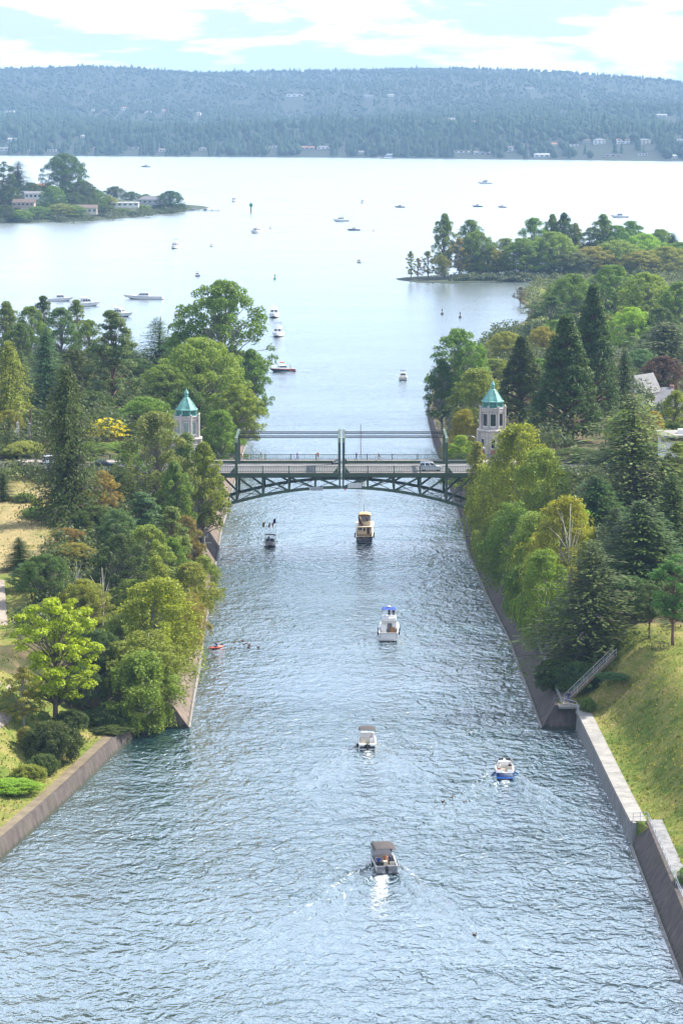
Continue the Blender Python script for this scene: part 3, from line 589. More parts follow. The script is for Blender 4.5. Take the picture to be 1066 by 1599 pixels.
mk('shrub', dv(9, LOW, 13.0, 190, 110, .95, (1.5, 2.6), squash=.9, hb=.05, r0=.5), dv(10, LOW, 9.5, 150, 110, .9, (1.4, 2.4), squash=.9, hb=.05, r0=.5), dv(21, LOW, 20.0, 240, 110, 1.1, (1.8, 3.2), squash=.9, hb=.05, r0=.5))
mk('lime', dv(11, [(0.2, .55), (0.35, .9), (0.55, 1.0), (0.75, .95), (0.9, .72), (1, .35)], 7.2, 150, 110, .44, (.65, 1.15), squash=.62, up=.8, shell=.45, bark='bark brown', r0=.42))
SQ = [(0.03, .95), (0.15, 1.0), (0.4, .8), (0.65, .55), (0.85, .28), (0.95, .12), (1, .03)]
mk('sequoia', dv(12, SQ, 3.6, 260, 100, .3, (.4, .75), squash=1.0, up=.5, shell=.82, hb=.03, bark='bark red', r0=.5), dv(13, SQ, 4.6, 300, 100, .32, (.45, .85), squash=1.0, up=.5, shell=.82, hb=.03, bark='bark red', r0=.5))
mk('pine', dv(14, [(0.3, .5), (0.45, .9), (0.6, 1.0), (0.8, .85), (0.92, .6), (1, .2)], 6.0, 70, 230, .34, (.75, 1.3), squash=.62, up=.8, hb=.34, bark='bark red', r0=.34, lo=.35),
   dv(15, [(0.06, .8), (0.3, 1.0), (0.5, .95), (0.75, .72), (0.9, .48), (1, .12)], 5.4, 135, 150, .34, (.6, 1.05), squash=.6, up=.7, hb=.06, bark='bark red', r0=.36, lo=.35))
def birch(seed, env):
    rg = np.random.default_rng(seed); V = []; C = []
    for k in range(92):
        z = rg.uniform(.10, .97); R_ = 5 * np.interp(z, [e[0] for e in env], [e[1] for e in env]); a = rg.uniform(0, 6.283); r = R_ * rg.uniform(.35, .95)
        c = np.array([r * math.cos(a), r * math.sin(a), z * 20]); C.append(c); rad = rg.uniform(.6, 1.15)
        V.append(clump_leaves(c, rad, 95, .36, 1.0, .2, .8, rg, .5, .3))
        for q in range(8):                                   # hanging sprays
            L = rg.uniform(1.5, 4.6); m = int(L / .17); p0 = c + rg.normal(size=3) * rad * .5; p0[2] = c[2] + rg.uniform(-.3, .5)
            out = unit(np.array([c[0], c[1], 0.0]) + rg.normal(size=3) * .4) * rg.uniform(.15, .6); s = np.linspace(0, 1, m)
            P = p0 + out * np.sqrt(s)[:, None] + np.array([0, 0, -1]) * (s * L)[:, None] + rg.normal(size=(m, 3)) * .1; P = P[P[:, 2] > .3]
            if len(P) == 0: continue
            nn = rg.normal(size=(len(P), 3)); nn[:, 2] = abs(nn[:, 2]) * .5; tg = rg.normal(size=(len(P), 3)) * .4 + np.array([0, 0, -1.0])
            V.append(leaves(P, np.cross(tg, nn), .34 * rg.uniform(.7, 1.3, len(P)), .5, rg, tg))
    V = np.concatenate(V); return mesh_np('crown', V, quads(len(V)), LM), trunk_mesh('trunk', 20, .26, [(tuple(c), rg.uniform(.5, .75)) for c in C[:30]], M['bark grey'], .97, rg=rg)
mk('birch', birch(31, EGG), birch(32, ROUND), birch(33, TALL))
def conifer(seed, whorl=.42, per=6, droop=.25, power=.9, spray=.5, density=3.2, base=.06, jit=.22, rag=.0, hang=0.0, bark='bark brown', tipup=0.0, width=1.0, layers=False):
    rg = np.random.default_rng(seed); P = []; Nn = []; T = []; S = []; limbs = []
    z = base * 20; k = 0
    while z < 19.7:
        f = 1 - z / 20.0; Lr = 5.0 * min(1.0, f ** power * (1.1 if f < .9 else 1.0)); cnt = per if f > .15 else max(3, per - 2)
        for q in range(cnt):
            a = rg.uniform(0, 6.283); L = Lr * rg.uniform(1 - jit * 1.6, 1 + jit * .5) * (1 if rg.random() > rag else .55) + .12; m = max(3, int(L * density))
            s = (np.arange(m) + rg.random(m) * .7 + .25) / m; dx, dy = math.cos(a), math.sin(a)
            zz = z - droop * L * s ** 1.4 + tipup * L * s ** 3 + rg.normal() * .12
            side = rg.choice([-1, 1], m) * rg.random(m) * (.16 + .34 * L * (1 - s) * .55 + .16) * width
            p = np.stack([dx * L * s - dy * side, dy * L * s + dx * side, zz - abs(side) * .12 + rg.normal(size=m) * .05], 1); P.append(p)
            Nn.append(np.stack([dx * .25 + rg.normal(size=m) * .32, dy * .25 + rg.normal(size=m) * .32, np.ones(m)], 1))
            T.append(np.stack([dx * .8 - dy * side * 1.2, dy * .8 + dx * side * 1.2, -droop * 1.2 * np.ones(m) + rg.normal(size=m) * .15], 1)); S.append(spray * rg.uniform(.6, 1.25, m) * (.55 + .45 * min(1, L / 2)))
            if hang:
                h = rg.random(m) * hang; P.append(p + np.array([0, 0, -1]) * (h[:, None] + .1)); tt = np.stack([rg.normal(size=m) * .25, rg.normal(size=m) * .25, -np.ones(m)], 1); T.append(tt)
                Nn.append(np.stack([dx + rg.normal(size=m) * .5, dy + rg.normal(size=m) * .5, .3 * np.ones(m)], 1)); S.append(spray * rg.uniform(.6, 1.2, m))
            if k % 3 == 0 and L > 1: limbs.append(((dx * L * .8, dy * L * .8, z - droop * L * .7), 1.0))
            k += 1
        z += whorl * (rg.uniform(.7, 1.3)) * (1.0 if f > .2 else .7)
    P, Nn, T, S = map(np.concatenate, (P, Nn, T, S)); Nn = Nn - T * (np.sum(Nn * T, 1) / np.maximum(1e-6, np.sum(T * T, 1)))[:, None]
    V = leaves(P, Nn, S, .5, rg, T); return mesh_np('crown', V, quads(len(V)), LM), trunk_mesh('trunk', 20, .34, limbs, M[bark], .985, rg=rg)
mk('fir', conifer(41, .34, 13, .22, .72, .44, 5.6), conifer(42, .36, 13, .3, .68, .44, 5.6, jit=.3))
mk('spruce', conifer(43, .30, 15, .28, .68, .44, 5.2, jit=.15))
mk('deodar', conifer(44, .5, 13, .30, .66, .38, 8.0, jit=.35, rag=.15, width=1.3), conifer(45, .55, 13, .22, .62, .38, 8.0, jit=.4, rag=.2, tipup=-.08, width=1.4))
mk('weeper', conifer(46, .40, 13, .5, .52, .38, 5.4, jit=.3, hang=.8, rag=.1), conifer(47, .42, 13, .5, .55, .38, 5.4, jit=.35, hang=.9, rag=.15))
def snag(seed):
    rg = np.random.default_rng(seed); limbs = []
    for i in range(16):
        a = rg.uniform(0, 6.283); z = rg.uniform(8, 19); limbs.append(((math.cos(a) * rg.uniform(1.5, 4.5), math.sin(a) * rg.uniform(1.5, 4.5), z), rg.uniform(.5, .75)))
    V = clump_leaves((0, 0, 9), 1.2, 60, .4, 1.5, .3, .7, rg); return mesh_np('crown', V, quads(len(V)), LM), trunk_mesh('trunk', 20, .3, limbs, M['bark birch'], .95, rg=rg)
mk('snag', snag(51))
NT = [0]
NAMES = {'maple': 'leafy_tree', 'poplar': 'poplar_tree', 'thin': 'thin_tree', 'shrub': 'shrub', 'lime': 'locust_tree', 'sequoia': 'sequoia_tree', 'pine': 'pine_tree', 'birch': 'birch_tree', 'fir': 'fir_tree',
         'spruce': 'spruce_tree', 'deodar': 'cedar_tree', 'weeper': 'weeping_conifer', 'snag': 'dead_tree'}
WF = dict(maple=1.2, poplar=1.22, thin=1.3, shrub=1.05, lime=1.02, sequoia=1.12, pine=1.08, birch=1.2, fir=1.55, spruce=1.4, deodar=1.85, weeper=1.7, snag=1.0)
G1 = dict(mid=(.06, .105, .028), dark=(.034, .06, .022), bright=(.10, .17, .03), lime=(.125, .195, .008), olive=(.105, .115, .035), yellow=(.32, .28, .02), blue=(.035, .075, .06), teal=(.045, .085, .055), black=(.03, .046, .018),
          rust=(.09, .078, .036), tan=(.125, .115, .05), gold=(.105, .125, .026), sage=(.075, .105, .05), purple=(.045, .028, .036), wil=(.09, .125, .032), grey=(.06, .085, .06), deep=(.026, .052, .022))
def tree(kind, px, ptop, Y, wpx, col, label, gz=None, group=None, v=None, X=None, flat=1.0):
    top = atY(px, ptop, Y); g = ground(top.x, Y) if gz is None else gz
    Hh = max(1.0, top.z - g); wd = wpx * WF[kind] * mpp(Y, top.z); cr, tk, R0 = PROTO[kind]; NT[0] += 1
    want = wd / 2 / Hh * 20; fit = sorted(range(len(cr)), key=lambda q: abs(math.log(cr[q].get('rad', 5.0) / want)) + random.uniform(0, .16)); i = fit[0]; R0 = cr[i].get('rad', 5.0)
    if kind == 'pine' and v is not None: i = v; R0 = cr[i].get('rad', 5.0)
    root = empty(NAMES[kind], (top.x, Y, g), random.uniform(0, 6.283), label, 'shrub' if kind == 'shrub' else 'tree', group)
    s = (wd / (2 * R0), wd / (2 * R0) * flat, Hh / 20.0); c = G1[col] if isinstance(col, str) else col; c = (c[0] * 2.35, c[1] * 2.2, c[2] * 1.2); j = [random.uniform(.9, 1.1) for _ in range(3)]
    o = link('crown', cr[i], root, scale=s); o.color = (c[0] * j[0], c[1] * j[1], c[2] * j[2], 1); link('trunk', tk[i], root, scale=s)
    return root
# ------------------------------------------------------------------ the planted banks, near to far
T = tree
# north (left) bank, foreground
T('lime', 86, 936, 372, 158, 'lime', 'bright lime-green tree with yellow top beside the gravel path', v=0)
T('birch', 232, 985, 390, 128, 'wil', 'weeping birch with branches hanging to the water beside the wall end', v=1)
T('birch', 240, 903, 402, 138, 'gold', 'yellowish weeping birch behind the one hanging to the water', v=0)
T('shrub', 80, 1128, 357, 100, 'black', 'big dark rounded evergreen shrub above the low canal wall')
T('shrub', 68, 1178, 351, 52, 'dark', 'low dark shrub at the foot of the big rounded evergreen shrub')
T('thin', 37, 1042, 366, 64, 'olive', 'slender olive sapling under the lime-green tree')
T('shrub', 165, 1105, 380, 90, 'deep', 'dark shrub between the lime-green tree and the hanging birch')
T('shrub', 175, 1140, 376, 70, 'dark', 'low spreading shrub at the end of the low canal wall')
T('maple', 150, 985, 392, 90, 'deep', 'dark leafy tree in the shade behind the lime-green tree', v=2)
T('shrub', 40, 1135, 359, 30, 'olive', 'small dry bush beside the bench')
T('shrub', 15, 1218, 340, 75, 'bright', 'low green bramble patch on the slope at the left edge', flat=1.5)
T('shrub', 45, 1195, 345, 60, 'wil', 'loose green bramble by the foot of the dark shrub')
T('birch', 298, 880, 455, 80, 'olive', 'olive willow leaning over the water beside the sunlit wall', v=2)
T('birch', 285, 930, 428, 60, 'rust', 'small reddish birch on the wall edge beside the willow', v=1)
T('maple', 70, 866, 415, 88, 'dark', 'dense dark green tree just above the lime-green tree', v=1)
T('fir', 30, 838, 440, 48, 'black', 'narrow dark fir on the meadow edge above the gravel path', v=0)
T('pine', 38, 880, 425, 60, 'teal', 'bluish young pine beside the gravel path', v=1)
T('maple', 190, 834, 440, 100, 'dark', 'dark rounded tree in the thicket above the birches', v=0)
T('maple', 115, 848, 450, 72, 'olive', 'olive rounded tree between dark fir and thicket', v=3)
T('snag', 160, 880, 412, 70, 'tan', 'bare white dead tree standing in the thicket', v=0)
T('snag', 120, 872, 420, 40, 'tan', 'leaning bare white stem left of the dead tree', v=0)
T('maple', 245, 868, 425, 60, 'wil', 'light green small tree behind the yellowish birch', v=2)
T('poplar', 268, 840, 462, 70, 'mid', 'feathery green tree at the top of the sunlit wall', v=0)
T('maple', 290, 805, 490, 52, 'rust', 'rusty leaved bush beside the concrete bridge pier', v=2)
T('pine', 222, 768, 490, 88, 'teal', 'blue-green layered pine in front of the poplars', v=1)
T('pine', 268, 790, 480, 66, 'sage', 'pale layered pine leaning towards the bridge pier', v=1)
T('maple', 160, 735, 505, 58, 'tan', 'tan bronze-leaved tree right of the tall dark conifer', v=3)
T('maple', 185, 795, 470, 70, 'teal', 'grey-green tree below the tan bronze-leaved tree', v=0)
T('maple', 105, 825, 462, 60, 'rust', 'brownish bush at the foot of the tall dark conifer', v=1)
T('weeper', 102, 563, 486, 88, 'black', 'tall dark drooping conifer standing alone beside the meadow', v=0)
T('poplar', 243, 643, 525, 120, 'sage', 'tall pale green poplar in front of the left tower', v=0)
T('poplar', 318, 690, 530, 78, 'wil', 'yellow-green poplar covering the left end of the bridge', v=1)
T('poplar', 272, 720, 512, 70, 'mid', 'shorter green poplar beside the pale green poplar', v=1)
T('shrub', 62, 792, 492, 58, 'mid', 'round shrub on the meadow edge left of the tall conifer')
T('shrub', 38, 770, 510, 36, 'sage', 'small pale shrub at the top of the meadow')
T('shrub', 58, 778, 503, 22, 'gold', 'little yellowish bush on the meadow edge')
T('fir', 5, 737, 512, 34, 'black', 'small dark fir on the meadow at the left edge', v=1)
T('maple', 168, 653, 600, 60, 'yellow', 'bright yellow-topped tree left of the poplars', v=0)
T('maple', 190, 690, 585, 60, 'bright', 'fresh green tree below the yellow-topped tree', v=1)
T('shrub', 35, 690, 570, 110, 'olive', 'broad olive hedge along the top of the meadow', flat=.6)
T('shrub', 130, 715, 560, 80, 'dark', 'dark hedge behind the tall drooping conifer', flat=.6)
# north bank behind the bridge
T('weeper', 14, 528, 610, 62, 'olive', 'drooping brownish-green conifer at the left edge', v=1)
T('spruce', 72, 508, 650, 62, 'blue', 'blue spruce with dense tiers left of the tall dark conifer')
T('fir', 32, 545, 690, 44, 'teal', 'narrow grey-green fir beside the blue spruce', v=0)
T('maple', 116, 545, 660, 64, 'black', 'dark oval tree between blue spruce and big pine', v=1)
T('pine', 176, 484, 650, 92, 'grey', 'big open dark pine standing above the yellow tree', v=1)
T('maple', 345, 438, 745, 152, 'mid', 'tallest broad green tree at the left canal mouth', v=3)
T('poplar', 392, 545, 735, 66, 'mid', 'loose branch-tipped tree overhanging the canal mouth', v=1)
T('maple', 312, 528, 690, 150, 'wil', 'broad light green tree in front of the tallest tree', v=0)
T('maple', 372, 600, 680, 80, 'gold', 'yellow-tinged tree beside the canal left of the bridge', v=2)
T('maple', 255, 570, 680, 90, 'mid', 'mid green tree left of the light green broad tree', v=1)
T('maple', 290, 605, 620, 90, 'dark', 'dark tree directly behind the left tower', v=2)
T('maple', 345, 640, 610, 70, 'mid', 'low green tree at the left end of the far bridge railing', v=3)
T('deodar', 246, 492, 790, 66, 'teal', 'feathery blue-grey cedar left of the tallest broad tree', v=0)
T('maple', 215, 560, 730, 60, 'deep', 'dark green tree right of the big open pine', v=2)
for i, (px, pt, Y, w, c, lb, k) in enumerate((
    (10, 470, 800, 60, 'sage', 'pale feathery tree at the left edge of the skyline', 'poplar'), (48, 478, 830, 56, 'mid', 'green tree second along the left skyline', 'maple'), (68, 462, 860, 40, 'dark', 'thin-topped tree behind the blue spruce', 'thin'),
    (95, 480, 840, 60, 'teal', 'blue-green tree behind the dark oval tree', 'maple'), (120, 468, 870, 40, 'sage', 'thin pale tree below the moored yachts', 'thin'), (138, 500, 800, 56, 'mid', 'green tree left of the big open pine', 'poplar'),
    (30, 505, 760, 60, 'dark', 'dark tree behind the narrow grey-green fir', 'maple'), (165, 530, 790, 50, 'dark', 'dark conifer behind the big open pine', 'fir'), (200, 515, 800, 44, 'teal', 'bluish fir right of the big open pine', 'fir'), (275, 520, 800, 60, 'dark', 'dark tree between the cedar and the tallest tree', 'maple'))):
    T(k, px, pt, Y, w, c, lb)
# south (right) bank, foreground
T('deodar', 922, 840, 402, 150, 'dark', 'large dark tiered cedar above the stair railing', v=0)
T('fir', 1000, 778, 425, 150, 'dark', 'broad dark fir behind the large tiered cedar', v=1)
T('pine', 1052, 866, 392, 92, (.04, .10, .035), 'rounded bluish pine with bare leaning trunk on the lawn', v=0)
T('pine', 1014, 905, 397, 56, 'dark', 'slim pine on the lawn left of the rounded pine', v=0)
T('shrub', 905, 1035, 394, 110, 'deep', 'dark shrubs spreading below the large cedar beside the stair', flat=.6)
T('shrub', 862, 1030, 398, 60, 'dark', 'dark green bush beside the canal wall below the cedar')
T('shrub', 955, 1068, 387, 60, 'teal', 'green ground shrub just below the stair railing', flat=.5)
T('shrub', 918, 1090, 386, 50, 'mid', 'leafy patch at the foot of the stair', flat=.5)
T('birch', 878, 775, 440, 112, 'gold', 'birch with bare white top branches, behind the tiered cedar', v=0)
T('snag', 890, 778, 436, 80, 'tan', 'bare white birch crown poking from the yellowish birch', v=0)
T('birch', 838, 800, 458, 100, 'wil', 'weeping birch overhanging the shaded wall', v=2)
T('birch', 800, 780, 480, 90, 'mid', 'green weeping birch on the canal edge nearest the bridge pier', v=1)
T('birch', 810, 664, 515, 118, 'gold', 'tall yellow-green birch at the right end of the bridge', v=0)
T('birch', 765, 720, 525, 74, 'wil', 'drooping birch leaning over the bridge end', v=1)
T('birch', 845, 700, 500, 100, 'wil', 'tall birch between the bridge birch and the blue cedar', v=2)
T('maple', 905, 785, 455, 50, 'bright', 'bright green small tree behind the bare white birch', v=2)
T('birch', 850, 860, 428, 84, 'wil', 'lower birch over the wall walkway beside the tiered cedar', v=1)
T('deodar', 988, 612, 500, 150, 'sage', 'wide silvery-green cedar with long drooping boughs', v=1)
T('fir', 1050, 735, 455, 90, 'dark', 'dark fir at the right edge below the silvery cedar', v=0)
T('fir', 960, 790, 440, 80, 'black', 'small dark fir between the birches and the broad fir', v=0)
T('maple', 745, 690, 535, 40, 'olive', 'thin olive tree in front of the right bridge pier', v=2)
T('birch', 1085, 1350, 296, 60, 'mid', 'overhanging branch tips at the lower right corner', v=1)
# south bank behind the bridge
T('sequoia', 884, 492, 600, 112, 'deep', 'giant dark conical sequoia, wider of the two beside the tower', v=0)
T('sequoia', 926, 444, 640, 84, 'deep', 'taller narrow sequoia behind the wide one', v=1)
T('sequoia', 815, 524, 640, 82, 'black', 'dark blunt conifer directly behind the right tower', v=1)
T('maple', 716, 513, 735, 92, 'mid', 'broad green tree at the right canal mouth', v=3)
T('poplar', 690, 560, 730, 50, 'dark', 'loose leafy tree overhanging the right canal mouth', v=0)
T('birch', 745, 575, 690, 84, 'wil', 'pale willow between the canal mouth and the right tower', v=1)
T('maple', 720, 680, 600, 70, 'bright', 'low fresh green bush beyond the right end of the bridge', v=2)
T('birch', 722, 640, 640, 60, 'gold', 'yellow-green willow beyond the bridge railing', v=2)
T('maple', 790, 518, 830, 70, 'gold', 'yellow-green tree behind the blunt dark conifer', v=0)
T('maple', 848, 510, 860, 60, 'gold', 'yellowish tree left of the tall sequoias on the skyline', v=1)
T('fir', 975, 540, 660, 50, 'dark', 'dark fir right of the tall narrow sequoia', v=1)
T('maple', 1035, 556, 700, 74, 'purple', 'dark purple-leaved tree behind the timbered house', v=0)
T('deodar', 1040, 500, 800, 120, 'grey', 'wide blue-grey cedar at the right edge of the skyline', v=1)
T('maple', 1055, 610, 590, 50, 'wil', 'green tree beside the grey-roofed house', v=2)
T('maple', 1020, 642, 560, 40, (.14, .13, .03), 'small golden-green tree below the grey roofs', v=1)
T('maple', 975, 640, 580, 60, 'bright', 'bright tree between sequoia and silvery cedar', v=3)
T('maple', 1050, 660, 540, 60, 'dark', 'dark green tree above the flat white building', v=0)
T('maple', 945, 700, 540, 60, 'deep', 'dark tree at the foot of the tall sequoias', v=2)
for px, pt, Y, w, c, lb, k in (
    (862, 462, 985, 80, 'dark', 'dark tree at the water edge above the dock', 'thin'), (895, 428, 1000, 96, 'mid', 'rounded tree left on the wooded skyline above the sequoias', 'maple'), (955, 414, 1010, 100, 'mid', 'highest tree on the wooded skyline right of the dock', 'maple'),
    (1010, 425, 980, 90, 'wil', 'light green tree on the skyline right of the highest', 'maple'), (1060, 440, 960, 80, 'mid', 'green tree at the right edge of the wooded skyline', 'maple'), (985, 480, 900, 80, 'bright', 'fresh green tree behind the tall narrow sequoia', 'maple'),
    (870, 500, 920, 70, 'mid', 'green tree behind the wide sequoia', 'maple'), (940, 490, 930, 60, 'sage', 'pale tree just behind the narrow sequoia top', 'poplar'), (1030, 480, 900, 70, 'dark', 'dark tree above the blue-grey cedar', 'maple'), (1000, 545, 780, 60, 'teal', 'grey-green tree left of the purple tree', 'maple'), (840, 560, 760, 60, 'mid', 'green tree between the two dark conifers', 'maple'),
    (770, 560, 780, 60, 'wil', 'light tree behind the pale willow', 'birch')):
    T(k, px, pt, Y, w, c, lb)
# more of the thicket on the left bank and trees that close the wood
T('maple', 205, 905, 425, 90, 'mid', 'mid green tree rising between the dead tree and the yellowish birch')
T('maple', 130, 905, 410, 84, 'olive', 'olive tree in front of the dead tree, above the lime-green one')
T('birch', 190, 960, 398, 90, 'wil', 'small drooping birch left of the yellowish birch')
T('maple', 230, 820, 455, 80, 'wil', 'light green rounded tree in the thicket below the layered pines')
T('maple', 150, 790, 480, 80, 'dark', 'dark tree at the right foot of the tall drooping conifer')
T('poplar', 205, 700, 535, 80, 'mid', 'green poplar left of the pale green poplar')
T('poplar', 290, 675, 545, 60, 'sage', 'pale poplar hiding the lower half of the left tower')
T('maple', 130, 690, 575, 90, 'mid', 'green tree behind the tall drooping conifer and left of the yellow one')
T('maple', 225, 620, 610, 100, 'mid', 'full green tree between the big pine and the left tower')
T('maple', 60, 640, 600, 70, 'dark', 'dark tree below the blue spruce above the hedge')
T('maple', 140, 610, 640, 80, 'dark', 'dark tree at the foot of the big open pine')
T('maple', 100, 625, 620, 60, 'mid', 'green tree right of the blue spruce foot')
T('maple', 15, 640, 590, 50, 'olive', 'olive tree at the left edge above the hedge')
T('maple', 770, 660, 590, 70, 'wil', 'light green tree at the foot of the right tower')
T('maple', 900, 700, 560, 90, 'dark', 'dark green tree in front of the wide sequoia foot')
T('maple', 860, 725, 530, 80, 'mid', 'green tree between the bridge birch and the sequoia')
T('maple', 1010, 690, 545, 80, 'mid', 'green tree behind the silvery cedar, below the yellow one')
T('maple', 1060, 690, 500, 60, 'wil', 'light green tree covering the flat building corner')
T('fir', 930, 740, 480, 100, 'dark', 'dark fir left of the silvery cedar boughs')
T('birch', 775, 800, 500, 70, 'wil', 'low drooping birch beside the right bridge pier')
T('birch', 820, 880, 452, 80, 'mid', 'low weeping birch over the middle of the shaded wall')
T('fir', 1030, 800, 430, 90, 'deep', 'dark fir behind the rounded pine')
T('maple', 985, 900, 410, 90, 'deep', 'dark leafy tree behind the slim pine')
T('birch', 222, 1018, 383.5, 120, 'wil', 'lowest hanging birch whose branches sweep over the canal wall end', gz=.4)
T('shrub', 182, 1120, 379, 60, 'mid', 'leafy shrub spilling over the end of the low canal wall')
T('maple', 128, 1040, 384, 70, 'deep', 'dark bush right of the lime-green tree trunk')
T('shrub', 110, 1110, 372, 60, 'deep', 'dark shrub in the shade of the lime-green tree')
T('birch', 296, 925, 436, 58, 'olive', 'olive birch leaning out over the water from the sunlit wall', gz=2.0)
T('birch', 318, 868, 474, 58, 'wil', 'drooping willow overhanging the wall just below the bridge pier', gz=2.0)
# ------------------------------------------------------------------ marshy point with its wood
def slab(name, poly, z, mat, label, cat='land', bump=0.3):
    mb = MB(); n = len(poly); c = (sum(p[0] for p in poly) / n, sum(p[1] for p in poly) / n); rings = []
    for k, zz in ((1.006, -0.8), (1.0, 0.12), (0.97, z), (0.5, z + bump)): rings.append([(c[0] + (x - c[0]) * k, c[1] + (y - c[1]) * k, zz) for x, y in poly])
    mb.loft(rings, close=True); mb.f.append(tuple(range(3 * n, 4 * n))); o = mb.build(name, mat); tag(o, label, cat, kind='structure'); return o
slab('marsh_point', [(95, 1395), (93, 1424), (70, 1417), (54, 1414), (38, 1420), (29, 1440), (28, 1452), (48, 1476), (90, 1500), (160, 1560), (300, 1660), (700, 1800), (700, 1380), (300, 1380)], 0.7, M['far ground'], 'low grassy marsh point jutting into the lake')
def stuff_shrubs(name, spots, label, cols, lf=.6):
    V = []
    for (x, y, r, h) in spots:
        g = .5 if y > 1080 else ground(x, y)
        for q in range(4):
            c = np.array([x + TR.normal() * r * .5, y + TR.normal() * r * .5, g + h * TR.uniform(.3, .6)]); V.append(clump_leaves(c, r * TR.uniform(.5, .8), 42, .95 if y > 900 else lf, h / r * .7, .5, .6, TR))
    V = np.concatenate(V); o = link(name, mesh_np(name, V, quads(len(V)), LM)); o.color = (*cols, 1); tag(o, label, 'vegetation', kind='stuff')
sp = []; rg = np.random.default_rng(5)
def fill(n, ya, yb, da, db, ra, rb, ha, hb_, side, keep=lambda x, y: True):
    out = []
    while len(out) < n:
        Y = rg.uniform(ya, yb); d = da + (db - da) * rg.random(); x = (xL(Y) - bat_L(Y) - d) if side < 0 else (xR(Y) + bat_R(Y) + d)
        if YN - 4 < Y < YF + 4 or not keep(x, Y): n -= .3; continue
        out.append((x, Y, rg.uniform(ra, rb), rg.uniform(ha, hb_)))
    return out
stuff_shrubs('bank_undergrowth', fill(420, 391, 541, 2.6, 22, 1.3, 2.6, 1.2, 4.0, -1), 'mixed green undergrowth covering the left bank below the trees', (.085, .115, .04))
stuff_shrubs('bank_undergrowth', fill(330, 404, 541, 2.8, 34, 1.4, 2.8, 1.2, 3.8, 1), 'mixed green undergrowth covering the right bank below the birches', (.075, .105, .035))
stuff_shrubs('wood_undergrowth', fill(560, 563, 900, 1.5, 100, 2.5, 5.0, 2.5, 8.5, -1), 'dense undergrowth below the wood behind the left tower', (.07, .10, .035), .8)
stuff_shrubs('wood_undergrowth', fill(620, 563, 1080, 1.5, 120, 2.5, 5.0, 2.5, 8.0, 1), 'dense undergrowth below the wood behind the right tower', (.075, .105, .04), .8)
for i in range(260):
    y = rg.uniform(1180, 1440); x0 = interp(y, XR_FAR) + 3; x = x0 + rg.random() ** 1.3 * 120
    if y > 1405 and x < 100: continue
    sp.append((x, y, rg.uniform(2.5, 5), rg.uniform(2, 5)))
stuff_shrubs('marsh_shrubbery', sp, 'pale green willow scrub covering the marsh behind the dock', (.115, .145, .055))
sp = [(x, rg.uniform(1432, 1480), rg.uniform(3, 5), rg.uniform(3, 8)) for x in rg.uniform(62, 210, 120)]
stuff_shrubs('point_undergrowth', sp, 'leafy green undergrowth filling the wood on the marsh point', (.10, .135, .05))
sp = [(x, 1424 + rg.uniform(-4, 10) + abs(x - 60) * .05, rg.uniform(2, 3.5), rg.uniform(1.5, 4.5)) for x in rg.uniform(58, 105, 60)]
stuff_shrubs('shore_shrubbery', sp, 'grey-green willow scrub along the waterline of the marsh point', (.085, .115, .065))
stuff_shrubs('roadside_undergrowth', [(-rg.uniform(44, 125), rg.uniform(526, 540.5), rg.uniform(1.5, 2.6), rg.uniform(1.8, 3.6)) for _ in range(150)], 'leafy hedge growth along the road behind the meadow', (.08, .11, .035))
stuff_shrubs('roadside_undergrowth', [(rg.uniform(34, 110), rg.uniform(500, 540.5), rg.uniform(1.8, 3.0), rg.uniform(2.2, 4.6)) for _ in range(190)], 'leafy growth along the road right of the bridge', (.075, .10, .04))
g = 'trees on the marsh point'
